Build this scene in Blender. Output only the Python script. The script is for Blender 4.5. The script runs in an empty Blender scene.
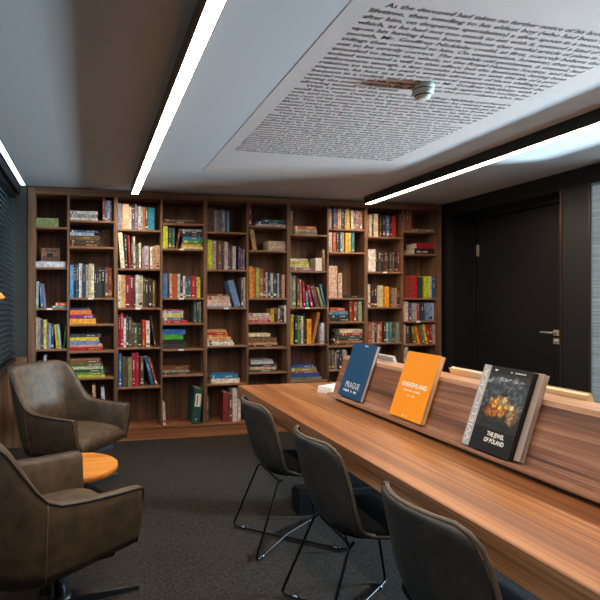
import bpy, bmesh, math, random
from mathutils import Vector, Matrix, Euler
random.seed(7)
PI = math.pi
SC = bpy.context.scene
COL = SC.collection

# ------------------------------------------------------------------ camera
cam = bpy.data.cameras.new('camera')
cam.sensor_width = 36.0
cam.lens = 504.74 * 36.0 / 600.0
cam.shift_x = 100.0 / 600.0
cam.clip_start = 0.05
camo = bpy.data.objects.new('camera', cam)
camo.location = (0, 0, 1.408)
camo.rotation_euler = (PI / 2, 0, -math.radians(12.2945))
COL.objects.link(camo)
SC.camera = camo

# ------------------------------------------------------------------ world, daylight, exposure
w = bpy.data.worlds.new('world'); SC.world = w; w.use_nodes = True
bg = w.node_tree.nodes['Background']
bg.inputs[0].default_value = (0.42, 0.60, 0.80, 1); bg.inputs[1].default_value = 2.0

def area(name, loc, rot, sx, sy, power, col, spread=PI):
    l = bpy.data.lights.new(name, 'AREA'); l.shape = 'RECTANGLE'; l.size = sx; l.size_y = sy
    l.energy = power; l.color = col; l.spread = spread
    o = bpy.data.objects.new(name, l); o.location = loc; o.rotation_euler = rot; COL.objects.link(o); return o
# daylight thrown up through the right-hand window
area('window_daylight', (6.9, 1.75, 1.38), (0, math.radians(100), 0), 0.32, 0.8, 1000, (0.76, 0.88, 1.0))
# daylight outside the left-hand window, behind the blind
area('left_window_daylight', (-1.5, 2.5, 1.6), (0, math.radians(-90), 0), 1.3, 4.0, 14, (0.55, 0.78, 1.0))
SC.view_settings.view_transform = 'Standard'
SC.view_settings.look = 'None'
SC.view_settings.gamma = 1.0
SC.view_settings.exposure = 0.50
SC.view_settings.use_curve_mapping = False
STRIP = 58.0

# ------------------------------------------------------------------ materials
def lin(h):
    r = [int(h[i:i+2], 16) / 255 for i in (0, 2, 4)]
    return tuple((c / 12.92 if c <= .04045 else ((c + .055) / 1.055) ** 2.4) for c in r) + (1,)

def newmat(name):
    m = bpy.data.materials.new(name); m.use_nodes = True
    nt = m.node_tree
    return m, nt, nt.nodes['Principled BSDF']

def plain(name, col, rough=.6, metal=0, spec=.5, bump=0, bscale=200, var=0, vscale=8):
    m, nt, b = newmat(name)
    c = col if isinstance(col, tuple) else lin(col)
    b.inputs['Base Color'].default_value = c
    b.inputs['Roughness'].default_value = rough
    b.inputs['Metallic'].default_value = metal
    b.inputs['Specular IOR Level'].default_value = spec
    tc = nt.nodes.new('ShaderNodeTexCoord')
    if var:
        n = nt.nodes.new('ShaderNodeTexNoise'); n.inputs['Scale'].default_value = vscale; n.inputs['Detail'].default_value = 6
        r = nt.nodes.new('ShaderNodeValToRGB')
        r.color_ramp.elements[0].position = .3; r.color_ramp.elements[1].position = .72
        r.color_ramp.elements[0].color = tuple(x * (1 - var) for x in c[:3]) + (1,)
        r.color_ramp.elements[1].color = tuple(min(1, x * (1 + var)) for x in c[:3]) + (1,)
        nt.links.new(tc.outputs['Object'], n.inputs['Vector']); nt.links.new(n.outputs['Fac'], r.inputs[0]); nt.links.new(r.outputs[0], b.inputs['Base Color'])
    if bump:
        n = nt.nodes.new('ShaderNodeTexNoise'); n.inputs['Scale'].default_value = bscale; n.inputs['Detail'].default_value = 4
        bp = nt.nodes.new('ShaderNodeBump'); bp.inputs['Strength'].default_value = bump; bp.inputs['Distance'].default_value = .01
        nt.links.new(tc.outputs['Object'], n.inputs['Vector']); nt.links.new(n.outputs['Fac'], bp.inputs['Height']); nt.links.new(bp.outputs[0], b.inputs['Normal'])
    return m

def emit(name, col, s):
    m, nt, b = newmat(name)
    b.inputs['Base Color'].default_value = (0.8, 0.8, 0.8, 1)
    b.inputs['Emission Color'].default_value = col; b.inputs['Emission Strength'].default_value = s
    return m

def wood(name, dark, mid, light, axis='y', rough=.42, sc=1.0, fine=1.0, plank=0):
    """straight walnut grain running along one axis"""
    m, nt, b = newmat(name); N = nt.nodes; L = nt.links
    tc = N.new('ShaderNodeTexCoord')
    mp = N.new('ShaderNodeMapping')
    s = {'x': (.35, 9, 9), 'y': (9, .35, 9), 'z': (9, 9, .35)}[axis]
    mp.inputs['Scale'].default_value = tuple(v * sc for v in s)
    L.new(tc.outputs['Object'], mp.inputs['Vector'])
    # broad figure
    n1 = N.new('ShaderNodeTexNoise'); n1.inputs['Scale'].default_value = 1.1; n1.inputs['Detail'].default_value = 5; n1.inputs['Roughness'].default_value = .6; n1.inputs['Distortion'].default_value = .5
    L.new(mp.outputs[0], n1.inputs['Vector'])
    # fine lines
    mp2 = N.new('ShaderNodeMapping'); s2 = {'x': (.9, 60, 60), 'y': (60, .9, 60), 'z': (60, 60, .9)}[axis]
    mp2.inputs['Scale'].default_value = tuple(v * sc for v in s2)
    L.new(tc.outputs['Object'], mp2.inputs['Vector'])
    n2 = N.new('ShaderNodeTexNoise'); n2.inputs['Scale'].default_value = 1.6; n2.inputs['Detail'].default_value = 6; n2.inputs['Roughness'].default_value = .7
    L.new(mp2.outputs[0], n2.inputs['Vector'])
    mx = N.new('ShaderNodeMath'); mx.operation = 'MULTIPLY_ADD'; mx.inputs[1].default_value = .45 * fine
    ml = N.new('ShaderNodeMath'); ml.operation = 'MULTIPLY'; ml.inputs[1].default_value = 1 - .45 * fine
    L.new(n1.outputs['Fac'], ml.inputs[0]); L.new(n2.outputs['Fac'], mx.inputs[0]); L.new(ml.outputs[0], mx.inputs[2])
    r = N.new('ShaderNodeValToRGB'); e = r.color_ramp.elements
    e[0].position = .40; e[0].color = lin(dark); e[1].position = .61; e[1].color = lin(light)
    k = e.new(.5); k.color = lin(mid)
    L.new(mx.outputs[0], r.inputs[0]); L.new(r.outputs[0], b.inputs['Base Color'])
    b.inputs['Roughness'].default_value = rough; b.inputs['Specular IOR Level'].default_value = .4
    bp = N.new('ShaderNodeBump'); bp.inputs['Strength'].default_value = .12; bp.inputs['Distance'].default_value = .003
    L.new(n2.outputs['Fac'], bp.inputs['Height']); L.new(bp.outputs[0], b.inputs['Normal'])
    return m

M = {}
M['shelf_v'] = wood('walnut_upright', '4c3222', '70503a', '90674a', 'z', .5, .8)
M['shelf_h'] = wood('walnut_shelf', '5a3a26', '80583e', 'a07452', 'x', .5, .8)
M['shelf_back'] = wood('walnut_back', '3e281c', '60402c', '7e583e', 'z', .6, .7)
M['plinth'] = wood('walnut_plinth', '663c24', '865334', 'a06a46', 'x', .5, .8)
M['table'] = wood('oiled_walnut_top', '603820', '905a36', 'b98254', 'y', .36, .6, 1.0)
M['apron'] = wood('oiled_walnut_edge', '4e3422', '785338', 'a0744e', 'y', .45, .9)
M['panel'] = wood('figured_walnut', '4c2e22', '84583f', 'b4866a', 'y', .45, 1.1, .7)
M['round'] = wood('oak_top', 'a8601c', 'cc8030', 'e0963e', 'x', .45, .8, .8)
M['black'] = plain('black_lacquer', '0c0d0f', .35, bump=.05)
M['wallblack'] = plain('black_wall_paint', '101114', .5, bump=.08, bscale=120)
M['doorblack'] = plain('black_door_veneer', '131417', .42, bump=.1, bscale=60)
M['ceiling'] = plain('white_plaster', 'c6cacb', .85, bump=.05, bscale=60)
M['carpet'] = plain('charcoal_carpet', '38322d', .95, spec=.1, bump=1.0, bscale=260, var=.5, vscale=75)
M['steel'] = plain('brushed_steel', 'b8b4ac', .3, 1)
M['chrome'] = plain('blued_chrome', '8898a8', .22, 1)
M['wire'] = plain('black_wire', '141414', .35, .6)
M['leather'] = plain('distressed_brown_leather', '4b3c2c', .62, bump=.14, bscale=90, var=.42, vscale=17)
M['leather2'] = plain('grey_brown_leather', '2e2720', .58, bump=.14, bscale=90, var=.42, vscale=18)
M['piping'] = plain('dark_piping', '1c1714', .5)
M['seatblack'] = plain('black_upholstery', '09090a', .95, spec=.1, bump=.2)
M['matte_black'] = plain('matte_black', '08090a', .9, spec=.1)
M['handle'] = plain('satin_nickel', 'd0c4b4', .42, .55)
M['paper'] = plain('page_paper', 'd8cbb4', .8)
M['white'] = plain('white_paper', 'e6e2da', .7)
M['print_light'] = plain('light_print', 'd8d4c4', .6)
M['print_dark'] = plain('dark_print', '1c1a1c', .6)
M['print_gold'] = plain('gold_print', 'b89450', .5)
M['print_red'] = plain('red_print', 'a83028', .6)
M['greyfabric'] = plain('grey_wall_covering', '333430', .9, bump=.5, bscale=90, var=.2, vscale=40)
M['radiator'] = plain('white_radiator', 'a8aaa8', .5)
M['orange_shade'] = plain('orange_shade', 'd87a2c', .5)
M['slat'] = plain('blind_slat', '20292a', .5, .1)
M['seam'] = plain('seam_thread', '6a5844', .6)
M['rubber'] = plain('rubber', '0a0a0a', .8)

def book_material():
    m, nt, b = newmat('book_cloth'); N = nt.nodes; L = nt.links
    oi = N.new('ShaderNodeObjectInfo'); tc = N.new('ShaderNodeTexCoord')
    n = N.new('ShaderNodeTexNoise'); n.inputs['Scale'].default_value = 38; n.inputs['Detail'].default_value = 5
    ad = N.new('ShaderNodeVectorMath'); ad.operation = 'ADD'; L.new(oi.outputs['Location'], ad.inputs[0]); L.new(tc.outputs['Object'], ad.inputs[1]); L.new(ad.outputs[0], n.inputs['Vector'])
    mr = N.new('ShaderNodeMapRange'); mr.inputs['From Min'].default_value = .3; mr.inputs['From Max'].default_value = .7
    mr.inputs['To Min'].default_value = .55; mr.inputs['To Max'].default_value = 1.25
    L.new(n.outputs['Fac'], mr.inputs['Value'])
    vm = N.new('ShaderNodeVectorMath'); vm.operation = 'SCALE'
    L.new(oi.outputs['Color'], vm.inputs[0]); L.new(mr.outputs[0], vm.inputs['Scale']); L.new(vm.outputs[0], b.inputs['Base Color'])
    b.inputs['Roughness'].default_value = .55; b.inputs['Specular IOR Level'].default_value = .35
    return m
M['book'] = book_material()

def glass_material():
    m = bpy.data.materials.new('window_glass'); m.use_nodes = True; nt = m.node_tree; nt.nodes.clear()
    o = nt.nodes.new('ShaderNodeOutputMaterial'); t = nt.nodes.new('ShaderNodeBsdfTransparent'); g = nt.nodes.new('ShaderNodeBsdfGlossy')
    g.inputs['Roughness'].default_value = .03; t.inputs[0].default_value = (.86, .93, .96, 1)
    x = nt.nodes.new('ShaderNodeMixShader'); x.inputs[0].default_value = .08
    nt.links.new(t.outputs[0], x.inputs[1]); nt.links.new(g.outputs[0], x.inputs[2]); nt.links.new(x.outputs[0], o.inputs[0])
    return m
M['glass'] = glass_material()

# ------------------------------------------------------------------ mesh helpers
class MB:
    """collects shapes, builds ONE mesh object"""
    def __init__(s): s.v = []; s.f = []; s.m = []; s.sm = []
    def add(s, vs, fs, mi=0, mat=None, smooth=False):
        o = len(s.v)
        s.v += [tuple((mat @ Vector(p)) if mat else p) for p in vs]
        s.f += [tuple(i + o for i in f) for f in fs]; s.m += [mi] * len(fs); s.sm += [smooth] * len(fs)
    def box(s, a, b, mi=0, mat=None):
        x0, y0, z0 = a; x1, y1, z1 = b
        s.add([(x0,y0,z0),(x1,y0,z0),(x1,y1,z0),(x0,y1,z0),(x0,y0,z1),(x1,y0,z1),(x1,y1,z1),(x0,y1,z1)],
              [(0,3,2,1),(4,5,6,7),(0,1,5,4),(1,2,6,5),(2,3,7,6),(3,0,4,7)], mi, mat)
    def prism(s, poly, axis, a, b, mi=0, mat=None):
        """extrude a 2D polygon along an axis"""
        n = len(poly)
        def P(p, t): return {'x': (t, p[0], p[1]), 'y': (p[0], t, p[1]), 'z': (p[0], p[1], t)}[axis]
        vs = [P(p, a) for p in poly] + [P(p, b) for p in poly]
        s.add(vs, [tuple(range(n)), tuple(reversed(range(n, 2*n)))] + [(i, i+n, (i+1) % n + n, (i+1) % n) for i in range(n)], mi, mat)
    def rings(s, rings, closed=True, caps=True, mi=0, mat=None, smooth=True):
        n = len(rings[0]); vs = [p for r in rings for p in r]; fs = []
        for k in range(len(rings) - 1):
            for i in range(n if closed else n - 1):
                j = (i + 1) % n
                fs.append((k*n+i, k*n+j, (k+1)*n+j, (k+1)*n+i))
        if caps: fs += [tuple(reversed(range(n))), tuple(range((len(rings)-1)*n, len(rings)*n))]
        s.add(vs, fs, mi, mat, smooth)
    def lathe(s, prof, n=32, c=(0,0,0), mi=0, mat=None, caps=True):
        s.rings([[(c[0]+r*math.cos(2*PI*i/n), c[1]+r*math.sin(2*PI*i/n), c[2]+z) for i in range(n)] for r, z in prof], True, caps, mi, mat)
    def tube(s, pts, r, n=8, mi=0, mat=None, taper=None):
        pts = [Vector(p) for p in pts]; R = []
        up = None
        for k, p in enumerate(pts):
            t = (pts[min(k+1, len(pts)-1)] - pts[max(k-1, 0)]).normalized()
            if up is None:
                a = Vector((0,0,1)) if abs(t.z) < .9 else Vector((1,0,0))
                up = (a - t * a.dot(t)).normalized()
            else: up = (up - t * up.dot(t)).normalized()
            sd = t.cross(up); rr = r if taper is None else r * taper[k]
            R.append([tuple(p + up * rr * math.cos(2*PI*i/n) + sd * rr * math.sin(2*PI*i/n)) for i in range(n)])
        s.rings(R, True, True, mi, mat)
    def build(s, name, mats, parent=None, bevel=0, loc=None, fix=True):
        me = bpy.data.meshes.new(name); me.from_pydata(s.v, [], s.f)
        mats = mats if isinstance(mats, (list, tuple)) else [mats]
        for m_ in mats: me.materials.append(m_)
        me.polygons.foreach_set('material_index', s.m); me.polygons.foreach_set('use_smooth', s.sm)
        me.update()
        if fix:
            bm = bmesh.new(); bm.from_mesh(me); bmesh.ops.recalc_face_normals(bm, faces=bm.faces); bm.to_mesh(me); bm.free()
        o = bpy.data.objects.new(name, me); COL.objects.link(o)
        if parent: o.parent = parent
        if loc: o.location = loc
        if bevel:
            md = o.modifiers.new('bevel', 'BEVEL'); md.width = bevel; md.segments = 2; md.limit_method = 'ANGLE'; md.angle_limit = .6
        return o

def smoothpath(pts, r=.03, n=5):
    """round the corners of a polyline"""
    P = [Vector(p) for p in pts]; out = [P[0]]
    for i in range(1, len(P) - 1):
        a, b, c = P[i-1], P[i], P[i+1]
        d1 = (a-b); d2 = (c-b); q = min(r, d1.length*.45, d2.length*.45)
        s_ = b + d1.normalized()*q; e_ = b + d2.normalized()*q
        for k in range(n + 1):
            t = k / n; out.append((1-t)**2 * s_ + 2*t*(1-t) * b + t*t * e_)
    out.append(P[-1]); return out

def empty(name, loc=(0,0,0), rz=0):
    o = bpy.data.objects.new(name, None); o.location = loc; o.rotation_euler = (0,0,rz); o.empty_display_size = .1; COL.objects.link(o); return o
def tag(o, label, cat, group=None, kind=None):
    if label: o['label'] = label
    if cat: o['category'] = cat
    if group: o['group'] = group
    if kind: o['kind'] = kind
    return o
def struct(o): o['kind'] = 'structure'; return o
def box(name, a, b, mat, parent=None, bevel=0):
    m = MB(); c = tuple((a[i]+b[i])/2 for i in range(3))
    m.box(tuple(a[i]-c[i] for i in range(3)), tuple(b[i]-c[i] for i in range(3)))
    return m.build(name, mat, parent, bevel, c)
def text_mesh(body, size, width=None, serif=False, extrude=0.0, bold=0.0, align='LEFT', res=2, spacing=1.0):
    """vertices and faces of one line of lettering, baseline at y=0, starting at x=0"""
    cu = bpy.data.curves.new('lettering', 'FONT'); cu.body = body; cu.size = size; cu.resolution_u = res; cu.offset = bold; cu.space_character = spacing
    o = bpy.data.objects.new('lettering', cu); COL.objects.link(o)
    dg = bpy.context.evaluated_depsgraph_get()
    me = bpy.data.meshes.new_from_object(o.evaluated_get(dg))
    vs = [v.co.copy() for v in me.vertices]; fs = [tuple(p.vertices) for p in me.polygons]
    if serif:
        cnt = {}
        for p in me.polygons:
            for k in p.edge_keys: cnt[k] = cnt.get(k, 0) + 1
        ex = .055 * size; th = .045 * size
        for (a, b), c in cnt.items():
            if c != 1: continue
            A, B = vs[a], vs[b]
            if abs(A.y - B.y) < .004*size and .05*size < abs(A.x - B.x) < .14*size:
                y = A.y
                x0, x1 = min(A.x, B.x) - ex, max(A.x, B.x) + ex
                if abs(y) < .02*size: y0, y1 = 0, th
                elif y > .4*size: y0, y1 = y - th, y
                else: continue
                i = len(vs); vs += [Vector((x0,y0,0)), Vector((x1,y0,0)), Vector((x1,y1,0)), Vector((x0,y1,0))]; fs.append((i,i+1,i+2,i+3))
    bpy.data.objects.remove(o); bpy.data.meshes.remove(me); bpy.data.curves.remove(cu)
    if vs:
        x0 = min(v.x for v in vs); x1 = max(v.x for v in vs)
        k = (width / (x1 - x0)) if width else 1
        for v in vs: v.x = (v.x - x0) * k
        W = (x1 - x0) * k
        if align == 'CENTER':
            for v in vs: v.x -= W / 2
    return [tuple(v) for v in vs], fs
# books per bay: kind, x, width or thickness, height or thickness, colour, lean, lift
BOOKS = [
 (0,0,[('S',-0.527,0.209,0.087,'8f9a66',0.00,0.000)]),
 (0,1,[('S',-0.516,0.276,0.055,'cfcfd4',0.00,0.000), ('P',-0.465,0.175,0.138,'8a6a58',0.00,0.055)]),
 (0,2,[('S',-0.361,0.138,0.021,'3f8f98',0.00,0.000), ('S',-0.330,0.107,0.031,'d9603a',0.00,0.021), ('V',-0.530,0.021,0.256,'a9bdb0',0.02,0.000), ('V',-0.500,0.019,0.232,'3a7ca8',-0.09,0.000), ('V',-0.461,0.019,0.237,'8a7898',-0.10,0.000)]),
 (0,3,[('V',-0.527,0.025,0.305,'b39a8e',0.00,0.000), ('V',-0.503,0.019,0.293,'d5d8e0',0.00,0.000), ('V',-0.483,0.022,0.282,'3c4048',0.00,0.000), ('V',-0.458,0.025,0.282,'d8c868',0.00,0.000), ('V',-0.430,0.020,0.249,'a8a890',0.00,0.000), ('V',-0.411,0.020,0.243,'8fa6c8',0.00,0.000), ('V',-0.389,0.022,0.240,'2c3c68',0.00,0.000), ('V',-0.344,0.028,0.234,'e0c02c',-0.10,0.000), ('V',-0.293,0.020,0.236,'a8c8d0',-0.10,0.000), ('V',-0.259,0.016,0.227,'2f6a38',0.09,0.000)]),
 (0,4,[('V',-0.497,0.031,0.274,'c8c8c8',0.02,0.000), ('V',-0.455,0.019,0.330,'b8bcc4',0.06,0.000)]),
 (1,0,[('S',-0.200,0.267,0.028,'dcdcd8',0.00,0.000), ('S',-0.200,0.260,0.034,'8c9094',0.00,0.028), ('S',-0.200,0.270,0.031,'d0d6d4',0.00,0.062), ('V',0.122,0.023,0.232,'8a3c22',0.00,0.000), ('V',0.146,0.021,0.205,'4a6a9c',0.00,0.000), ('V',0.168,0.028,0.205,'9ab4dc',0.00,0.000), ('V',0.199,0.015,0.210,'6a4434',0.00,0.000)]),
 (1,1,[('S',-0.197,0.305,0.034,'4a2c20',0.00,0.000), ('S',-0.197,0.286,0.031,'3c342c',0.00,0.034), ('S',-0.197,0.291,0.043,'6a5030',0.00,0.065), ('S',-0.197,0.233,0.031,'a8c0d8',0.00,0.108), ('S',-0.197,0.270,0.021,'3a4c84',0.00,0.139)]),
 (1,2,[('V',-0.195,0.036,0.321,'5f9cd0',0.00,0.000), ('V',-0.158,0.021,0.318,'22304c',0.00,0.000), ('V',-0.136,0.024,0.330,'3c6078',0.00,0.000), ('V',-0.106,0.032,0.337,'e4e4dc',0.00,0.000), ('V',-0.071,0.030,0.331,'2c4468',0.00,0.000), ('V',-0.039,0.026,0.326,'b0b4a4',0.00,0.000), ('V',-0.011,0.020,0.338,'f0e0b0',0.00,0.000), ('V',0.011,0.028,0.335,'ece6cc',0.00,0.000), ('V',0.040,0.022,0.284,'303840',0.00,0.000), ('V',0.063,0.019,0.277,'30404c',0.00,0.000), ('V',0.084,0.022,0.295,'3c4038',0.00,0.000), ('V',0.107,0.037,0.298,'201c1c',0.00,0.000), ('V',0.145,0.025,0.302,'6c4c50',0.00,0.000), ('V',0.171,0.043,0.299,'7a3424',0.00,0.000)]),
 (1,3,[('S',-0.197,0.253,0.052,'f0a838',0.00,0.000), ('S',-0.197,0.233,0.040,'8a2c70',0.00,0.052), ('S',-0.197,0.209,0.043,'e87830',0.00,0.092), ('S',-0.197,0.192,0.021,'2c4470',0.00,0.135)]),
 (1,4,[('S',-0.197,0.317,0.037,'a82c24',0.00,0.000), ('S',-0.197,0.314,0.021,'d8a088',0.00,0.037), ('S',-0.197,0.288,0.040,'7888b8',0.00,0.058), ('S',-0.197,0.279,0.031,'e4c828',0.00,0.098), ('S',-0.197,0.308,0.031,'3c4454',0.00,0.129)]),
 (1,5,[('S',-0.197,0.343,0.021,'b8b828',0.00,0.000), ('S',-0.197,0.330,0.024,'78903c',0.00,0.021), ('S',-0.197,0.352,0.032,'1c4c3c',0.00,0.045), ('S',-0.197,0.320,0.028,'c8c898',0.00,0.077), ('S',-0.197,0.317,0.031,'606838',0.00,0.105), ('S',-0.197,0.299,0.028,'7c5030',0.00,0.136), ('S',-0.197,0.297,0.017,'9c6c40',0.00,0.164)]),
 (1,6,[('V',0.034,0.030,0.428,'c89878',-0.03,0.000), ('V',0.126,0.032,0.403,'b8b8c0',-0.05,0.000)]),
 (2,0,[('V',0.272,0.028,0.263,'7c90b4',0.00,0.000), ('V',0.304,0.013,0.255,'c89858',0.00,0.000), ('V',0.317,0.063,0.253,'e4b898',0.00,0.000), ('V',0.386,0.022,0.230,'d8d0c4',0.00,0.000), ('V',0.411,0.028,0.231,'504c60',0.00,0.000), ('V',0.443,0.025,0.262,'80707c',0.00,0.000), ('V',0.475,0.025,0.233,'b4c4d0',0.00,0.000), ('V',0.503,0.019,0.231,'8c8c88',0.00,0.000), ('V',0.526,0.016,0.229,'b06438',0.00,0.000), ('V',0.545,0.026,0.230,'4c5450',0.00,0.000), ('V',0.577,0.061,0.228,'1c8ca8',0.00,0.000)]),
 (2,1,[('V',0.295,0.041,0.355,'ece4c8',-0.08,0.000), ('V',0.342,0.025,0.340,'302c28',-0.03,0.000), ('V',0.383,0.019,0.335,'b03020',-0.04,0.000), ('V',0.405,0.016,0.310,'383430',0.00,0.000), ('V',0.427,0.019,0.320,'d0ccb8',-0.02,0.000), ('V',0.453,0.019,0.228,'4c5c5c',0.00,0.000), ('V',0.481,0.022,0.258,'dcd8c0',0.00,0.000), ('V',0.513,0.019,0.207,'98887c',0.00,0.000), ('V',0.538,0.042,0.227,'b8b0c4',0.00,0.000), ('V',0.593,0.026,0.219,'e0d8c8',0.00,0.000), ('V',0.628,0.023,0.232,'c8a888',0.00,0.000), ('V',0.657,0.036,0.240,'d0a888',0.00,0.000)]),
 (2,2,[('V',0.267,0.025,0.328,'e4dccc',0.00,0.000), ('V',0.293,0.045,0.327,'d8ac74',0.00,0.000), ('V',0.345,0.041,0.325,'8c2438',0.00,0.000), ('V',0.389,0.041,0.325,'8c2438',0.00,0.000), ('V',0.434,0.013,0.329,'2c3058',0.00,0.000), ('V',0.449,0.029,0.332,'d8d0c0',0.00,0.000), ('V',0.484,0.038,0.329,'c4bca4',0.00,0.000), ('V',0.526,0.016,0.310,'4c4840',0.00,0.000), ('V',0.545,0.032,0.303,'483824',0.00,0.000), ('V',0.580,0.029,0.292,'34302c',0.00,0.000), ('V',0.619,0.023,0.273,'80602c',0.00,0.000)]),
 (2,3,[('V',0.276,0.022,0.323,'8c2030',0.00,0.000), ('V',0.298,0.028,0.342,'b01c38',0.00,0.000), ('V',0.329,0.022,0.294,'e4e0dc',0.00,0.000), ('V',0.355,0.022,0.322,'44484c',0.00,0.000), ('V',0.380,0.025,0.300,'5c5444',0.00,0.000), ('V',0.405,0.019,0.255,'6c4c38',0.00,0.000), ('V',0.430,0.038,0.236,'58603c',0.00,0.000), ('V',0.475,0.032,0.232,'343c28',0.00,0.000), ('V',0.513,0.035,0.273,'b43c1c',0.00,0.000), ('V',0.554,0.038,0.263,'e8dcd8',0.00,0.000), ('V',0.638,0.019,0.311,'3c2c20',-0.15,0.000)]),
 (2,4,[('V',0.279,0.031,0.331,'386898',0.00,0.000), ('V',0.320,0.047,0.290,'5c4c38',0.00,0.000), ('V',0.370,0.041,0.289,'7c8058',0.00,0.000), ('V',0.413,0.033,0.331,'a01c34',0.00,0.000), ('V',0.449,0.035,0.330,'a81c38',0.00,0.000), ('V',0.494,0.038,0.289,'5c4434',0.00,0.000), ('V',0.606,0.032,0.301,'285c78',-0.24,0.000), ('V',0.651,0.023,0.290,'944430',-0.27,0.000)]),
 (3,6,[('V',0.719,0.026,0.225,'d8c8b8',-0.04,0.000)]),
 (3,0,[('S',0.732,0.286,0.023,'3c342c',0.00,0.000), ('S',0.735,0.316,0.016,'787068',0.00,0.023)]),
 (3,1,[('S',0.908,0.236,0.023,'d8d4b0',0.00,0.000), ('S',0.915,0.219,0.026,'b8b838',0.00,0.023), ('S',0.921,0.196,0.011,'a03024',0.00,0.049), ('S',0.935,0.210,0.029,'3c9c38',0.00,0.060), ('S',0.935,0.203,0.036,'2c7cb0',0.00,0.089), ('S',0.915,0.213,0.032,'28242c',0.00,0.125), ('S',0.905,0.233,0.023,'383848',0.00,0.157), ('S',0.902,0.236,0.024,'a09ca0',0.00,0.180), ('V',0.725,0.049,0.230,'c4d028',0.00,0.000), ('V',0.784,0.029,0.215,'2c5c48',0.00,0.000), ('V',0.820,0.026,0.210,'3c6c60',0.00,0.000), ('V',0.856,0.020,0.211,'7a4024',0.19,0.000)]),
 (3,2,[('V',0.725,0.019,0.248,'2c78b0',0.00,0.000), ('V',0.748,0.026,0.248,'4c80b8',0.00,0.000), ('V',0.797,0.020,0.249,'d8b8a8',0.00,0.000), ('V',0.820,0.052,0.246,'b85828',0.00,0.000), ('V',0.875,0.026,0.246,'b4c0bc',0.00,0.000), ('V',0.905,0.026,0.237,'303438',0.00,0.000), ('V',0.935,0.020,0.224,'dcdcd8',0.00,0.000), ('V',0.961,0.023,0.218,'485868',0.00,0.000), ('V',0.987,0.030,0.218,'3c6878',0.00,0.000), ('V',1.024,0.040,0.222,'c82c2c',0.00,0.000), ('V',1.071,0.013,0.219,'8c8878',0.00,0.000), ('V',1.086,0.032,0.216,'d8c020',0.00,0.000)]),
 (3,3,[('S',0.719,0.262,0.026,'c82830',0.00,0.000), ('S',0.719,0.216,0.032,'4c7c90',0.00,0.026), ('S',0.719,0.213,0.036,'e0cc74',0.00,0.058), ('S',0.719,0.216,0.029,'a0c4dc',0.00,0.094), ('S',0.719,0.219,0.013,'b83838',0.00,0.123), ('V',1.047,0.027,0.228,'3c5854',0.00,0.000), ('V',1.081,0.020,0.223,'344c48',0.00,0.000), ('V',1.104,0.020,0.223,'6c7c74',0.00,0.000)]),
 (3,4,[('S',0.722,0.252,0.048,'3c3834',0.00,0.000), ('S',0.722,0.232,0.048,'282828',0.00,0.048), ('S',0.722,0.213,0.050,'44a428',0.00,0.096), ('S',0.722,0.239,0.052,'2c60b0',0.00,0.146)]),
 (3,5,[('S',0.722,0.289,0.021,'40302c',0.00,0.000), ('S',0.722,0.279,0.023,'8c8880',0.00,0.021), ('S',0.722,0.279,0.042,'6c4024',0.00,0.044)]),
 (3,6,[('F',1.026,0.072,0.418,'1f4a40',0.10,0.000)]),
 (4,0,[('V',1.189,0.061,0.253,'6c4c48',0.00,0.000), ('V',1.259,0.035,0.227,'888488',0.00,0.000), ('V',1.301,0.035,0.226,'787478',0.00,0.000), ('V',1.340,0.042,0.230,'888890',0.00,0.000), ('V',1.398,0.023,0.216,'5c94c0',0.00,0.000)]),
 (4,1,[('V',1.189,0.048,0.308,'c8d024',0.00,0.000), ('V',1.246,0.042,0.300,'b0a8a4',0.00,0.000), ('V',1.298,0.042,0.298,'705038',0.00,0.000), ('V',1.346,0.023,0.286,'384878',0.00,0.000), ('V',1.372,0.039,0.290,'d8b8a0',0.00,0.000), ('V',1.418,0.016,0.272,'3c5c8c',0.00,0.000), ('V',1.437,0.020,0.248,'504c50',0.00,0.000), ('V',1.460,0.033,0.245,'bcb0a8',0.00,0.000), ('V',1.519,0.026,0.243,'4c3468',0.00,0.000), ('V',1.552,0.016,0.222,'6c5070',0.00,0.000), ('V',1.575,0.020,0.219,'7c7068',0.00,0.000)]),
 (4,2,[('S',1.189,0.258,0.018,'7ca0c8',0.00,0.000), ('S',1.189,0.258,0.028,'e4ccc0',0.00,0.018), ('S',1.189,0.245,0.031,'e0b8b0',0.00,0.046), ('S',1.189,0.242,0.037,'b8b49c',0.00,0.077), ('S',1.195,0.226,0.024,'a04028',0.00,0.114), ('V',1.489,0.066,0.285,'6888b0',-0.32,0.000), ('V',1.555,0.023,0.317,'605c58',0.00,0.000), ('V',1.581,0.020,0.317,'c8b4a8',0.00,0.000)]),
 (4,3,[('S',1.189,0.287,0.028,'e0dcd0',0.00,0.000), ('S',1.189,0.274,0.028,'e4d4c0',0.00,0.028), ('S',1.189,0.255,0.031,'d8a878',0.00,0.056), ('S',1.189,0.222,0.021,'d07820',0.00,0.087), ('S',1.189,0.226,0.028,'b82818',0.00,0.108), ('S',1.189,0.206,0.024,'d8a070',0.00,0.136)]),
 (4,4,[('S',1.234,0.302,0.046,'e0d0b8',0.00,0.000), ('S',1.230,0.288,0.043,'2c78a8',0.00,0.046)]),
 (4,5,[('V',1.182,0.019,0.264,'5c6450',0.00,0.000), ('V',1.359,0.055,0.310,'7c2c2c',0.00,0.000), ('V',1.418,0.039,0.292,'6c3c34',0.00,0.000), ('V',1.460,0.052,0.344,'d8c4b8',0.00,0.000), ('V',1.519,0.030,0.351,'d0b8a8',0.00,0.000)]),
 (5,0,[('S',1.717,0.341,0.024,'c8ccd0',0.00,0.000), ('S',1.724,0.328,0.028,'2c4880',0.00,0.024), ('S',1.801,0.251,0.021,'1c7c68',0.00,0.052), ('V',1.637,0.030,0.231,'a02030',0.00,0.000)]),
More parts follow.
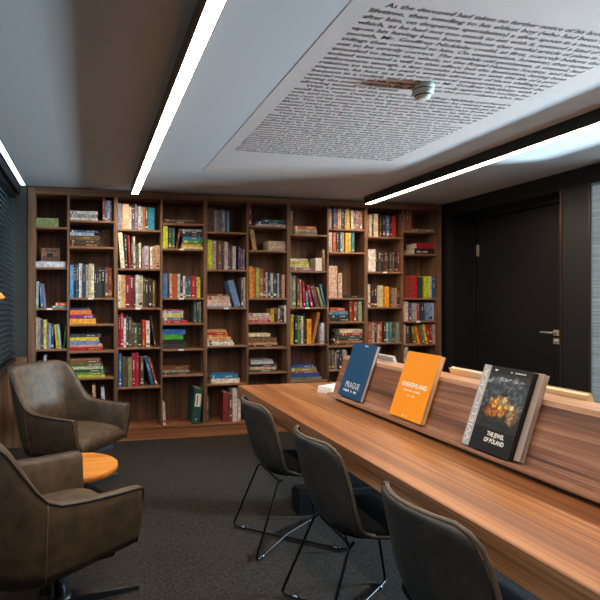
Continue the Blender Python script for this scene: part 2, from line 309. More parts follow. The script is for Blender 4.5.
 (5,1,[('S',1.854,0.204,0.028,'b8a088',0.00,0.000), ('S',1.854,0.204,0.024,'c0ac98',0.00,0.028), ('S',1.851,0.207,0.024,'b8a490',0.00,0.052), ('S',1.854,0.200,0.028,'bca894',0.00,0.076), ('V',1.687,0.043,0.236,'c0985c',-0.17,0.000)]),
 (5,2,[('V',1.644,0.033,0.335,'f09c28',0.00,0.000), ('V',1.681,0.030,0.323,'e07840',0.00,0.000), ('V',1.714,0.040,0.320,'a0a854',0.00,0.000), ('V',1.761,0.037,0.308,'a06840',0.00,0.000), ('V',1.801,0.027,0.286,'6c2434',0.00,0.000), ('V',1.831,0.020,0.271,'d0c4b4',0.00,0.000), ('V',1.854,0.024,0.264,'1c4464',0.00,0.000), ('V',1.881,0.027,0.265,'b4b4ac',0.00,0.000), ('V',1.915,0.041,0.265,'303c54',0.00,0.000), ('V',1.959,0.017,0.262,'98a8b0',0.00,0.000), ('V',1.980,0.017,0.253,'3c3434',0.00,0.000), ('V',2.004,0.034,0.247,'bc9078',0.00,0.000)]),
 (5,3,[('S',1.637,0.247,0.024,'b43c54',0.00,0.000), ('S',1.637,0.251,0.024,'d8a8a0',0.00,0.024), ('S',1.637,0.247,0.021,'b8b0a0',0.00,0.048), ('S',1.637,0.239,0.024,'d4c4bc',0.00,0.069), ('V',1.895,0.030,0.143,'d8b020',0.00,0.000), ('V',1.925,0.037,0.146,'3c2c20',0.00,0.000), ('V',1.966,0.020,0.152,'b0a898',0.00,0.000), ('V',1.993,0.017,0.143,'504038',0.00,0.000), ('V',2.014,0.017,0.146,'4c3c34',0.00,0.000), ('V',2.039,0.019,0.178,'e4dcd4',0.00,0.000)]),
 (5,4,[('S',1.637,0.329,0.024,'303038',0.00,0.000), ('S',1.637,0.322,0.021,'c8a05c',0.00,0.024), ('S',1.637,0.312,0.049,'80583c',0.00,0.045), ('S',1.641,0.261,0.015,'3c3430',0.00,0.094), ('S',1.637,0.244,0.034,'e8dcb0',0.00,0.109)]),
 (5,5,[('S',1.641,0.302,0.024,'3c5440',0.00,0.000), ('S',1.644,0.302,0.028,'d0a888',0.00,0.024), ('S',1.647,0.312,0.028,'30343c',0.00,0.052), ('S',1.667,0.251,0.024,'c4ccd0',0.00,0.080), ('S',1.667,0.241,0.018,'a8a8a8',0.00,0.104)]),
 (5,6,[('S',1.667,0.234,0.040,'202428',0.00,0.000)]),
 (6,0,[('S',2.155,0.267,0.026,'6c7454',0.00,0.000), ('S',2.152,0.260,0.035,'a08878',0.00,0.026), ('S',2.146,0.263,0.032,'c05828',0.00,0.061), ('V',2.107,0.032,0.263,'8c6444',0.00,0.000)]),
 (6,1,[('S',2.103,0.279,0.035,'80686c',0.00,0.000), ('S',2.103,0.219,0.032,'d8cc8c',0.00,0.035), ('S',2.103,0.219,0.032,'a8b824',0.00,0.067), ('S',2.103,0.206,0.029,'dcd0b4',0.00,0.099), ('W',2.395,0.073,0.140,'dcccc0',0.00,0.000), ('V',2.472,0.037,0.239,'78583c',0.00,0.000)]),
 (6,2,[('V',2.103,0.019,0.368,'8c8c84',0.00,0.000), ('V',2.129,0.039,0.338,'788870',0.00,0.000), ('V',2.185,0.036,0.306,'6c3424',-0.03,0.000), ('V',2.224,0.023,0.296,'d8a888',-0.04,0.000), ('V',2.257,0.023,0.281,'9c2430',-0.06,0.000), ('V',2.286,0.026,0.177,'40789c',-0.06,0.000), ('V',2.342,0.026,0.239,'b02438',-0.21,0.000), ('V',2.392,0.023,0.239,'384844',-0.26,0.000), ('V',2.425,0.020,0.239,'a83c48',-0.24,0.000), ('V',2.469,0.023,0.221,'a0a874',-0.29,0.000), ('V',2.489,0.023,0.252,'2c6c84',-0.22,0.000)]),
 (6,3,[('V',2.116,0.033,0.317,'ccb428',0.00,0.000), ('V',2.155,0.026,0.286,'1c3830',0.00,0.000), ('V',2.188,0.020,0.310,'6c7c40',0.00,0.000), ('V',2.208,0.020,0.295,'287050',0.00,0.000), ('V',2.234,0.026,0.298,'d4d0c0',0.00,0.000), ('V',2.267,0.013,0.322,'2c3028',0.00,0.000), ('V',2.296,0.049,0.266,'e89c18',0.00,0.000), ('V',2.349,0.036,0.346,'a8682c',0.23,0.000), ('V',2.445,0.020,0.191,'9ca0a8',0.00,0.000), ('V',2.472,0.027,0.225,'d0ccd0',0.00,0.000), ('V',2.502,0.027,0.221,'607c90',0.00,0.000)]),
 (6,4,[('S',2.110,0.369,0.032,'6c7060',0.00,0.000), ('S',2.110,0.339,0.046,'28508c',0.00,0.032), ('S',2.110,0.315,0.017,'9c4c44',0.00,0.078), ('S',2.110,0.302,0.038,'908848',0.00,0.095), ('S',2.110,0.286,0.026,'3c4c8c',0.00,0.133)]),
 (7,0,[('V',2.556,0.024,0.216,'dcb8a4',0.00,0.000), ('V',2.583,0.020,0.210,'98643c',0.00,0.000), ('V',2.606,0.027,0.224,'3c6c94',0.00,0.000), ('V',2.637,0.024,0.216,'6c3c54',0.00,0.000), ('V',2.664,0.048,0.226,'d4b08c',0.00,0.000), ('V',2.718,0.024,0.225,'50483c',0.00,0.000), ('V',2.745,0.031,0.220,'8c8070',0.00,0.000), ('V',2.781,0.029,0.231,'dcb038',0.00,0.000), ('V',2.814,0.027,0.213,'c8b890',0.00,0.000), ('V',2.844,0.028,0.208,'485470',0.00,0.000), ('V',2.879,0.034,0.219,'a05c64',0.00,0.000), ('V',2.920,0.024,0.211,'5c6c8c',0.00,0.000), ('V',2.951,0.028,0.218,'b06840',0.00,0.000)]),
 (7,1,[('V',2.562,0.034,0.215,'dcccc0',0.00,0.000), ('V',2.606,0.034,0.214,'c8643c',0.00,0.000), ('V',2.650,0.027,0.224,'403834',0.00,0.000), ('V',2.684,0.027,0.219,'5c8088',0.00,0.000), ('V',2.718,0.024,0.220,'b0a490',0.00,0.000), ('V',2.755,0.038,0.218,'e8b420',0.00,0.000), ('V',2.796,0.024,0.216,'c8b870',0.00,0.000), ('V',2.827,0.034,0.220,'2c7c84',0.00,0.000)]),
 (7,2,[('S',2.718,0.247,0.029,'303034',0.00,0.000), ('V',2.556,0.061,0.351,'dcb8a0',0.00,0.000), ('V',2.618,0.042,0.352,'e0bca4',0.00,0.000), ('V',2.662,0.042,0.273,'dcbcac',0.00,0.000)]),
 (7,3,[('S',2.559,0.234,0.035,'2c2c30',0.00,0.000), ('S',2.559,0.227,0.040,'303c44',0.00,0.035), ('S',2.559,0.224,0.038,'4c88a8',0.00,0.075), ('S',2.576,0.176,0.038,'c85430',0.00,0.113), ('V',2.807,0.038,0.231,'8c4c28',0.00,0.000), ('V',2.851,0.028,0.225,'c83c2c',0.00,0.000), ('V',2.882,0.024,0.221,'38707c',0.00,0.000), ('V',2.913,0.042,0.225,'8ca074',0.00,0.000)]),
 (7,4,[('S',2.576,0.348,0.023,'4c3428',0.00,0.000), ('S',2.633,0.346,0.029,'9c6844',0.00,0.023), ('S',2.576,0.403,0.023,'38302c',0.00,0.052), ('S',2.684,0.292,0.029,'4c4c4c',0.00,0.075), ('S',2.704,0.275,0.029,'b82c38',0.00,0.104), ('S',2.694,0.285,0.040,'e0d0a8',0.00,0.133)]),
 (7,5,[('V',2.556,0.027,0.214,'6c5c50',0.00,0.000), ('V',2.586,0.030,0.220,'605850',0.00,0.000), ('V',2.620,0.020,0.197,'98908c',0.00,0.000), ('V',2.643,0.030,0.219,'403c3c',0.00,0.000), ('V',2.677,0.027,0.196,'2c2c2c',0.00,0.000), ('V',2.715,0.024,0.211,'b8b0a4',0.00,0.000), ('V',2.742,0.027,0.210,'a09c8c',0.00,0.000)]),
 (8,0,[('V',3.036,0.030,0.243,'d0b898',0.00,0.000), ('V',3.072,0.023,0.244,'3c4c54',0.00,0.000), ('V',3.098,0.053,0.257,'d8bc98',0.00,0.000), ('V',3.174,0.023,0.242,'4c4038',0.00,0.000), ('V',3.207,0.027,0.237,'2c2828',0.00,0.000), ('V',3.257,0.040,0.242,'586898',0.00,0.000), ('V',3.304,0.023,0.225,'302c34',0.00,0.000), ('V',3.334,0.047,0.242,'b02430',0.00,0.000)]),
 (8,1,[('V',3.032,0.089,0.247,'e4d4c8',0.00,0.000), ('V',3.128,0.026,0.233,'302c28',0.00,0.000), ('V',3.157,0.030,0.222,'504844',0.00,0.000), ('V',3.194,0.023,0.214,'2c2828',0.00,0.000), ('V',3.224,0.030,0.218,'5c3830',0.00,0.000), ('V',3.261,0.027,0.218,'2c2824',0.00,0.000), ('V',3.294,0.030,0.222,'443c38',0.00,0.000), ('V',3.331,0.023,0.226,'64544c',0.00,0.000), ('V',3.361,0.027,0.220,'302428',0.00,0.000), ('V',3.401,0.034,0.233,'7c3434',0.00,0.000)]),
 (8,2,[('V',3.026,0.026,0.252,'e0d4bc',0.00,0.000), ('V',3.062,0.040,0.240,'2c241c',0.00,0.000), ('V',3.108,0.036,0.241,'44202c',0.00,0.000), ('V',3.154,0.070,0.241,'c8c090',0.00,0.000), ('V',3.237,0.053,0.229,'e89c28',0.00,0.000), ('V',3.307,0.020,0.224,'604c38',0.00,0.000), ('V',3.331,0.061,0.215,'9c7c68',0.00,0.000), ('V',3.401,0.041,0.212,'382c28',0.00,0.000)]),
 (8,3,[('V',3.029,0.026,0.232,'b85c28',0.00,0.000), ('V',3.065,0.036,0.220,'b89890',0.00,0.000), ('V',3.108,0.023,0.222,'403430',0.00,0.000), ('V',3.144,0.023,0.201,'d8b8a0',0.00,0.000), ('V',3.174,0.030,0.228,'c8502c',0.00,0.000), ('V',3.214,0.027,0.221,'3c3028',0.00,0.000), ('V',3.251,0.030,0.218,'8c9c94',0.00,0.000), ('V',3.294,0.030,0.224,'38909c',0.00,0.000), ('V',3.331,0.027,0.217,'584038',0.00,0.000), ('V',3.378,0.047,0.226,'7c8c78',0.00,0.000)]),
 (9,0,[('S',3.612,0.294,0.027,'7c8088',0.00,0.000), ('V',3.479,0.017,0.218,'80506c',0.00,0.000), ('V',3.503,0.031,0.237,'8c5428',0.00,0.000), ('V',3.540,0.020,0.229,'a05c34',0.00,0.000), ('V',3.564,0.020,0.218,'a82430',0.00,0.000)]),
 (9,1,[('T',3.609,0.289,0.063,'24201f',0.00,0.000), ('T',3.640,0.262,0.063,'a81c2c',0.00,0.063)]),
 (9,2,[('V',3.493,0.054,0.252,'8c3428',0.00,0.000), ('V',3.551,0.051,0.255,'94382c',0.00,0.000), ('V',3.605,0.048,0.262,'b01c30',0.00,0.000), ('V',3.667,0.062,0.241,'3c4040',0.00,0.000), ('V',3.750,0.066,0.251,'b4c420',0.00,0.000), ('V',3.823,0.021,0.246,'c8b4a8',0.00,0.000), ('V',3.851,0.042,0.240,'2c5478',0.00,0.000)]),
 (9,3,[('V',3.486,0.054,0.220,'dcc8b8',0.00,0.000), ('V',3.547,0.027,0.201,'504474',0.00,0.000), ('V',3.581,0.055,0.204,'a0a4a0',0.00,0.000), ('V',3.646,0.031,0.204,'b82c3c',0.00,0.000), ('V',3.684,0.041,0.207,'303c50',0.00,0.000), ('V',3.733,0.021,0.204,'3c6460',0.00,0.000), ('V',3.760,0.042,0.210,'7c8cb8',0.00,0.000), ('V',3.809,0.042,0.207,'7ca0c4',0.00,0.000), ('V',3.858,0.031,0.201,'c8b8b0',0.00,0.000)]),
 (9,4,[('V',3.476,0.024,0.220,'c8b090',0.00,0.000), ('V',3.510,0.041,0.210,'4c4440',0.00,0.000), ('V',3.609,0.024,0.203,'6c5c24',-0.16,0.000), ('V',3.653,0.024,0.203,'e0a828',-0.26,0.000), ('V',3.688,0.017,0.199,'b82c2c',-0.23,0.000), ('V',3.715,0.017,0.196,'3c7480',-0.24,0.000), ('V',3.757,0.028,0.220,'e0c430',-0.22,0.000), ('V',3.802,0.024,0.216,'b8282c',-0.24,0.000), ('V',3.840,0.021,0.216,'a82434',-0.15,0.000), ('V',3.868,0.021,0.219,'b89c90',0.00,0.000)]),
 (9,5,[('S',3.571,0.327,0.030,'2c6c3c',0.00,0.000), ('S',3.571,0.327,0.030,'484058',0.00,0.030), ('S',3.571,0.327,0.024,'a8a098',0.00,0.060), ('S',3.571,0.300,0.024,'40584c',0.00,0.084), ('V',3.476,0.044,0.229,'c4bcb4',0.00,0.000)]),
]
# ================================================================== the room
CZ = 2.508
XR = 3.98; YB = 5.40; YN = -1.6; XL = -0.95
struct(box('floor', (-1.1, YN-.1, -.1), (4.45, 5.5, 0), M['carpet']))
struct(box('ceiling', (-1.1, YN-.1, CZ), (4.45, 5.5, CZ+.12), M['ceiling']))
struct(box('wall_back', (-1.1, YB, 0), (4.45, YB+.1, CZ), M['wallblack']))
struct(box('wall_front', (-1.1, YN-.1, 0), (4.45, YN, CZ), M['greyfabric']))
# far stub of wall between the window and the bookcase: grey covering above, walnut below
struct(box('wall_corner', (-.95, 5.075, .86), (-.590, YB, CZ), M['greyfabric']))
struct(box('trim_1', (-.95, 5.07, 0), (-.590, YB, .86), M['shelf_v']))
# left wall with its long window
struct(box('wall_left', (-1.1, YN, 0), (-.86, 5.075, .82), M['wallblack']))
struct(box('trim_2', (-1.1, YN, 2.36), (-.9, 5.075, CZ), M['wallblack']))
m = MB()
for y in (YN, .3, 1.9, 3.45, 5.0): m.box((-1.0, y, .86), (-.9, y+.075, 2.36))
m.box((-1.0, YN, .86), (-.9, 5.075, .92)); m.box((-1.0, YN, 2.30), (-.9, 5.075, 2.36))
win = struct(m.build('window_1', M['black']))
g = box('window_pane', (-.955, YN, .9), (-.949, 5.07, 2.32), M['glass']); g.parent = win
struct(box('trim_3', (-1.1, YN, .82), (-.69, 5.07, .862), M['black'], bevel=.004)).name = 'trim_3'
# right wall: black panelling round a recessed door and a window
struct(box('wall_right', (XR, 4.937, 0), (4.45, YB, CZ), M['wallblack']))
struct(box('trim_4', (XR, YN, 2.358), (4.45, 4.937, CZ), M['wallblack']))
struct(box('trim_5', (XR, 3.345, 0), (4.20, 3.605, 2.358), M['wallblack']))
struct(box('wall_right_side', (XR, YN, 0), (4.20, 1.0, 2.358), M['wallblack']))
struct(box('trim_6', (XR, 1.0, 0), (4.20, 3.345, .45), M['wallblack']))
struct(box('trim_7', (XR-.006, 3.590, 0), (XR+.012, 3.609, 2.358), plain('bronze_edge', '4c3a30', .35, .7)))
struct(box('trim_8', (XR-.004, 3.338, .45), (XR+.012, 3.351, 2.358), bpy.data.materials['bronze_edge']))
struct(box('wall_lobby', (4.34, 3.345, 0), (4.45, 4.937, 2.358), M['wallblack']))
struct(box('trim_9', (4.20, 3.345, 0), (4.34, 3.77, 2.358), M['wallblack']))
m = MB()
m.box((3.99, 1.0, .45), (4.06, 1.06, 2.358)); m.box((3.985, 3.332, .45), (4.06, 3.345, 2.358)); m.box((3.99, 3.08, .45), (4.06, 3.11, 2.358))
m.box((3.99, 1.0, .45), (4.06, 3.345, .50)); m.box((3.99, 1.0, 2.335), (4.06, 3.345, 2.358)); 
win2 = struct(m.build('window_2', plain('grey_window_frame', '6f8796', .4, .3)))
g = box('window_pane', (4.02, 1.06, .50), (4.026, 3.08, 2.335), M['glass']); g.parent = win2
def frosted():
    m_, nt, b_ = newmat('ribbed_frosted_glass'); N = nt.nodes; L = nt.links
    b_.inputs['Base Color'].default_value = lin('8c9498'); b_.inputs['Roughness'].default_value = .3
    t_ = N.new('ShaderNodeBsdfTranslucent'); x_ = N.new('ShaderNodeMixShader'); x_.inputs[0].default_value = .7
    tc = N.new('ShaderNodeTexCoord'); mp = N.new('ShaderNodeMapping'); mp.inputs['Scale'].default_value = (.5, .5, 26); n_ = N.new('ShaderNodeTexNoise'); n_.inputs['Detail'].default_value = 3
    r_ = N.new('ShaderNodeValToRGB'); r_.color_ramp.elements[0].color = lin('525654'); r_.color_ramp.elements[1].color = lin('8f9290'); r_.color_ramp.elements[0].position = .35; r_.color_ramp.elements[1].position = .65
    L.new(tc.outputs['Object'], mp.inputs[0]); L.new(mp.outputs[0], n_.inputs['Vector']); L.new(n_.outputs['Fac'], r_.inputs[0]); L.new(r_.outputs[0], t_.inputs[0])
    L.new(b_.outputs[0], x_.inputs[1]); L.new(t_.outputs[0], x_.inputs[2]); L.new(x_.outputs[0], N['Material Output'].inputs[0]); return m_
g = box('frosted_side_pane', (3.99, 3.11, .50), (3.996, 3.332, 2.335), frosted()); g.parent = win2
# the street side of that window: a pale blue rendered wall in daylight
struct(box('wall_outside', (7.6, -2.0, 0), (7.7, 12.0, 3.4), plain('pale_render', '9fb6c8', .8, bump=.2, var=.25, vscale=3)))
struct(box('floor_outside', (4.45, -2.0, -.12), (7.6, 12.0, -.02), plain('paving', '8f8a82', .8, var=.2)))
# door leaf in the recess
door = struct(box('door_1', (4.28, 3.785, .01), (4.325, 4.91, 2.31), M['doorblack'], bevel=.004))
def under(o, p): o.parent = p; o.matrix_parent_inverse = Matrix.Translation(p.location).inverted(); return o
m = MB()
for yy, zz in ((3.913, 1.10), (3.913, 1.022)):
    m.box((4.268, yy-.027, zz-.027), (4.28, yy+.027, zz+.027))
m.tube(smoothpath([(4.27, 3.913, 1.10), (4.225, 3.913, 1.10), (4.225, 4.04, 1.10)], .012), .009)
under(m.build('door_handle', M['handle']), door)
m = MB(); m.lathe([(.012, 0), (.012, .012), (.006, .014)], 16, mat=Matrix.Translation((4.268, 3.913, 1.022)) @ Matrix.Rotation(-PI/2, 4, 'Y'))
under(m.build('key_cylinder', M['handle']), door)
for z in (1.90, .35):
    m = MB(); m.tube([(4.270, 4.898, z), (4.270, 4.898, z+.13)], .011); m.box((4.275, 4.88, z), (4.28, 4.915, z+.13))
    under(m.build('hinge', M['handle']), door)
m = MB(); m.box((4.25, 3.77, 0), (4.34, 3.785, 2.358)); m.box((4.25, 4.917, 0), (4.34, 4.937, 2.358)); m.box((4.25, 3.77, 2.315), (4.34, 4.937, 2.358))
under(m.build('door_frame', M['wallblack']), door)

# pelmet, blind, radiator along the left window
tag(box('blind_pelmet', (-.95, YN, 2.415), (-.652, 5.07, 2.507), M['matte_black']), 'long black pelmet box under the ceiling above the left window', 'pelmet')
bl = empty('venetian_blind', (-.716, 2.0, .9)); tag(bl, 'dark venetian blind with tilted slats hanging in the left window', 'blind')
m = MB(); m.box((-.03, -3.5, 1.47), (.03, 3.05, 1.512)); m.build('headrail', M['black'], bl)
m = MB(); R_ = Matrix.Rotation(math.radians(38), 4, 'Y')
for k in range(31):
    zz = .04 + k * .046
    m.box((-.025, -3.5, -.001), (.025, 3.04, .001), 0, Matrix.Translation((0, 0, zz)) @ R_)
m.build('slats', M['slat'], bl)
for y in (-2.4, -.9, .6, 2.0, 2.95):
    m = MB(); m.box((-.0275, y-.006, 0), (-.0262, y+.006, 1.475)); m.build('ladder_tape', M['black'], bl)
m = MB(); m.box((-.02, -3.5, .0), (.02, 3.04, .018)); m.build('bottom_rail', M['black'], bl)
rad = empty('radiator', (-.80, 3.0, 0)); tag(rad, 'white panel radiator below the black sill of the left window', 'radiator')
m = MB(); m.box((-.03, -1.6, .12), (.0, 1.6, .76)); m.build('front_panel', M['radiator'], rad, .008)
m = MB()
for k in range(60): m.box((-.055, -1.58+k*.053, .14), (-.031, -1.555+k*.053, .75))
m.build('convector_fins', M['radiator'], rad)
for y in (-1.3, 1.3):
    m = MB(); m.box((-.05, y-.02, .0), (-.01, y+.02, .14)); m.build('foot', M['radiator'], rad)

# ------------------------------------------------------------------ linear lights
warm = emit('warm_led', (1.0, .82, .62, 1), STRIP)
def strip(name, x0, x1, y0, y1, hz, mat, housing, label, m_em):
    r = empty(name, ((x0+x1)/2, (y0+y1)/2, CZ)); tag(r, label, 'ceiling light', )
    wx = (x1-x0)/2; ly = (y1-y0)/2; h = CZ - hz
    m = MB(); t = .004
    m.box((-wx-t, -ly, -h-.002), (-wx, ly, 0)); m.box((wx, -ly, -h-.002), (wx+t, ly, 0)); m.box((-wx, -ly, -.012), (wx, ly, 0))
    m.box((-wx-t, -ly-t, -h-.002), (wx+t, -ly, 0)); m.box((-wx-t, ly, -h-.002), (wx+t, ly+t, 0))
    m.build('housing', housing, r)
    m = MB(); m.box((-wx+.001, -ly+.001, -h+.001), (wx-.001, ly-.001, -h+.006)); m.build('diffuser', m_em, r)
    return r
strip('linear_light', .391, .452, YN+.4, 4.87, 2.428, 0, plain('bronze_housing', '8c6c56', .5, .2), 'long linear light on bronze housing running down the ceiling left of the printed text', warm)
strip('linear_light', 2.853, 2.921, YN+.4, 4.87, 2.428, 0, M['black'], 'long linear light in black housing on ceiling between the printed text and the door wall', warm)
cv = empty('cove_light', (-.621, 1.75, CZ)); tag(cv, 'cool white slot light along ceiling edge above the left window pelmet', 'ceiling light')
m = MB(); m.box((-.026, YN-1.75, -.017), (-.0225, 3.32, 0)); m.box((.0225, YN-1.75, -.010), (.026, 3.32, 0)); m.build('housing', M['matte_black'], cv)
m = MB(); m.box((-.022, YN-1.75, -.008), (.022, 3.30, -.001)); m.build('diffuser', emit('cool_led', (.72, .88, 1.0, 1), 3.0), cv)

# ------------------------------------------------------------------ ceiling text panel
tp = empty('ceiling_text_panel', (.940, 4.22, CZ)); tag(tp, 'huge printed novel page with black serif text fixed flat on the ceiling', 'wall graphic')
m = MB(); m.box((0, -3.0, -.0012), (1.563, 0, 0)); m.build('printed_sheet', plain('cream_sheet', 'cfc6bf', .8, bump=.25, bscale=500), tp)
TXT = ["   As the deceased had taken no further notice of his brother during his",
"lifetime, than sending to his eldest boy (who had been christened",
"after him, on desperate speculation) a silver spoon in a morocco case,",
"which, as he had not too much to eat with it, seemed a kind of satire",
"upon his having been born without that useful article of plate in his",
"mouth, Mr. Godfrey Nickleby could, at first, scarcely believe the",
"tidings thus conveyed to him. On examination, however, they turned",
"out to be strictly correct. The amiable old gentleman, it seemed, had",
"intended to leave the whole to the Royal Humane Society, and had",
"indeed executed a will to that effect; but the Institution, having been",
"unfortunate enough, a few months before, to save the life of a poor",
"relation to whom he paid a weekly allowance of three shillings and",
"sixpence, he had, in a fit of very natural exasperation, revoked the",
"bequest in a codicil, and left it all to Mr. Godfrey Nickleby; with a",
"special mention of his indignation, not only against the society for",
"saving the poor relation's life, but against the poor relation also, for",
"allowing himself to be saved.",
"   With a portion of this property Mr. Godfrey Nickleby purchased a",
"small farm, near Dawlish in Devonshire, whither he retired with his",
"wife and two children, to live upon the best interest he could get for",
"the rest of his money, and the little produce he could raise from his",
"land. The two prospered so well together that, when he died, some",
"fifteen years after this period, and some five after his wife, he was",
"enabled to leave, to his eldest son, Ralph, three thousand pounds in",
"cash, and to his youngest son, Nicholas, one thousand and the farm,",
"which was as small a landed estate as one would desire to see.",
"   These two brothers had been brought up together in a school at",
"Exeter; and, being accustomed to go home once a week, had often",
"heard, from their mother's lips, long accounts of their father's",
"sufferings in his days of poverty, and of their deceased uncle's",
"importance in his days of affluence: which recitals produced a very",
"different impression on the two: for, while the younger, who was of a",
"timid and retiring disposition, gleaned from thence nothing but",
"forewarnings to shun the great world and attach himself to the quiet",
"routine of a country life, Ralph, the elder, deduced from the often-",
"repeated tale the two great morals that riches are the only true source",
"of happiness and power, and that it is lawful and just to compass their",
"acquisition by all means short of felony. And, reasoned Ralph with",
"himself, if no good came of my uncle's money when he was alive, a",
"great deal of good has come of it after he is dead, inasmuch as my",
"father has got it now, and is saving it up for me, which is a highly",
"virtuous purpose; and, going back to the old gentleman, good did",
"come of it to him too, for he had the pleasure of thinking of it all his",
"life long, and of being envied and courted by all his family besides.",
"And Ralph always wound up these mental soliloquies by arriving at the"]
m = MB(); PITCH = .04245
for i, line in enumerate(TXT):
    ind = .045 if line.startswith('   ') else 0
    body = line.strip(); wd = 1.29 - ind
    if i in (16, 25): wd = None
    vs, fs = text_mesh(body, .038, wd, serif=True, bold=.0003)
    if wd is None:
        mxx = max(v[0] for v in vs); k = 1.29 * len(body) / 68 / mxx; vs = [(v[0]*k, v[1], v[2]) for v in vs]
    yl = 1.700 + i * PITCH - 4.22
    # reads left to right with its head towards the viewer
    m.add([(.094 + ind + v[0], yl - v[1], -.0018) for v in vs], [tuple(reversed(f)) for f in fs])
m.build('printed_text', plain('printing_ink', '1a1a1c', .7), tp, fix=False)

# smoke detector
sd = empty('smoke_detector', (1.668, 2.285, CZ-.0012)); tag(sd, 'round white smoke detector with grey rings hanging under the ceiling text', 'smoke detector')
m = MB(); m.lathe([(.050, 0), (.054, -.004), (.054, -.020), (.050, -.022)], 40); m.build('base', plain('detector_base', 'b4c0b8', .5), sd)
m = MB(); m.lathe([(.047, -.022), (.047, -.026)], 40); m.build('gap_ring', M['piping'], sd)
m = MB(); m.lathe([(.050, -.026), (.052, -.030), (.050, -.044), (.042, -.050)], 40); m.build('ring', plain('detector_body', 'c4ccc2', .5), sd)
m = MB(); m.lathe([(.040, -.050), (.038, -.056)], 40); m.build('sensor_vents', M['piping'], sd)
m = MB(); m.lathe([(.038, -.056), (.036, -.064), (.024, -.069), (.008, -.070)], 40); m.build('cap', plain('detector_cap', 'd4d4d0', .5), sd)

# pendant lamp
pl = empty('pendant_lamp', (-.575, 2.9, CZ)); tag(pl, 'small orange cone pendant lamp hanging at far left beside the window blind', 'lamp')
m = MB(); m.lathe([(.035, -.02), (.035, -.045), (.01, -.05)], 20); m.build('canopy', M['black'], pl)
m = MB(); m.tube([(0,0,-.045), (0,0,-.98)], .003); m.build('cord', M['black'], pl)
m = MB(); m.lathe([(.014, -.96), (.03, -1.0), (.075, -1.04), (.105, -1.062), (.125, -1.085), (.11, -1.098), (.100, -1.092), (.07, -1.045), (.02, -1.01)], 36); m.build('lamp_shade', M['orange_shade'], pl)
m = MB(); m.lathe([(.006, -1.012), (.025, -1.03), (.03, -1.055), (.018, -1.075), (.003, -1.082)], 16); m.build('bulb', emit('bulb_glow', (1, .7, .4, 1), 4), pl)

# ================================================================== bookcase
SY = 5.07; SD = 5.37
DBL = [.2503 + .9125 * i for i in range(4)]; THN = [-.2085, .707, 1.6175, 2.532, 3.4455]
cells = []
edges = [-.515]
for i in range(4): edges += [(THN[i]-.010, THN[i]+.010), (DBL[i]-.019, DBL[i]+.019)]
edges += [(THN[4]-.010, THN[4]+.010), 3.874]
for i in range(10):
    l = edges[i] if i == 0 else edges[i][1]; r = edges[i+1] if i == 9 else edges[i+1][0]
    cells.append((l, r))
ZA = [2.116, 1.725, 1.33, .933, .539, .134]; ZB = [2.19, 1.933, 1.43, 1.171, .908, .645, .134]
bc = empty('bookcase', (1.64, SY, 0)); tag(bc, 'wall-wide dark walnut bookcase with ten columns of open shelves', 'bookcase')
def bpart(name, a, b, mat, bevel=.0015):
    o = MB(); off = (1.64, SY, 0); c = tuple((a[i]+b[i])/2 for i in range(3))
    o.box(tuple(a[i]-c[i] for i in range(3)), tuple(b[i]-c[i] for i in range(3)))
    return o.build(name, mat, bc, bevel, tuple(c[i]-off[i] for i in range(3)))
bpart('side_panel', (-.583, SY, 0), (-.515, SD, 2.495), M['shelf_v'])
bpart('side_panel', (3.874, SY, 0), (3.942, SD, 2.495), M['shelf_v'])
bpart('top_panel', (-.515, SY, 2.430), (3.874, SD, 2.495), M['shelf_h'])
bpart('back_panel', (-.571, SD, 0), (3.942, SD+.02, 2.495), M['shelf_back'], 0)
bpart('plinth', (-.515, SY+.008, 0), (3.874, SY+.03, .106), M['plinth'])
bpart('bottom_board', (-.515, SY, .112), (3.874, SD, .134), M['plinth'])
for x in THN: bpart('divider', (x-.010, SY+.001, .134), (x+.010, SD, 2.430), M['shelf_v'])
for x in DBL: bpart('divider', (x-.019, SY+.001, .134), (x+.019, SD, 2.430), M['shelf_v'])
TAGS = {(0,2): .45, (1,2): .48, (2,2): .47, (3,1): .45, (3,2): .45, (3,4): .45, (4,2): .48, (6,2): .46, (8,1): .5, (9,3): .45}
for c in range(10):
    zs = ZA if c % 2 == 0 else ZB
    l, r = cells[c]
    for k, z in enumerate(zs[:-1]):
        s = bpart('shelf', (l, SY+.002, z-.020), (r, SD, z), M['shelf_h'])
        if (c, k) in TAGS:
            xm = l + (r-l) * TAGS[(c, k)] - 1.64 - s.location.x
            m = MB(); m.box((xm-.026, -.1515, -.008), (xm+.026, -.149, .009)); m.build('shelf_label', M['white'], s)

# ------------------------------------------------------------------ books
def book_mb(t, h, d, rnd, prints=True, style=None):
    """x = thickness, y = depth away from the spine at 0, z = height"""
    m = MB(); b = min(.003, t*.15); e = .003
    if t > .012:
        m.box((0, 0, 0), (t, b, h)); m.box((0, b, 0), (b, d, h)); m.box((t-b, b, 0), (t, d, h))
        m.box((b, b, e), (t-b, d-e, h-e), 1)
    else:
        m.box((0, 0, 0), (t, d, h*1.0)); m.box((t*.15, .001, h), (t*.85, d, h+.0006), 1)
    if prints and t < .045:
        k = rnd.random(); y0, y1 = -.0006, 0.0
        w = t * .32; x0 = t*.34
        a = h * rnd.uniform(.45, .6); n = rnd.randint(7, 13); L_ = h * rnd.uniform(.2, .38); z = a
        for i in range(n):                     # title: row of small marks
            q = L_ / n
            if rnd.random() < .85: m.box((x0, y0, z), (x0+w, y1, z+q*.62), 2)
            z += q
        if k < .5: m.box((t*.1, y0, h*.08), (t*.9, y1, h*.08+rnd.uniform(.006, .03)), 2)
        if k > .7: m.box((t*.05, y0, h*.9), (t*.95, y1, h*.9+.004), 2)
        if .3 < k < .6: m.box((t*.3, y0, h*.2), (t*.7, y1, h*.2+t*.4), 2)
    return m

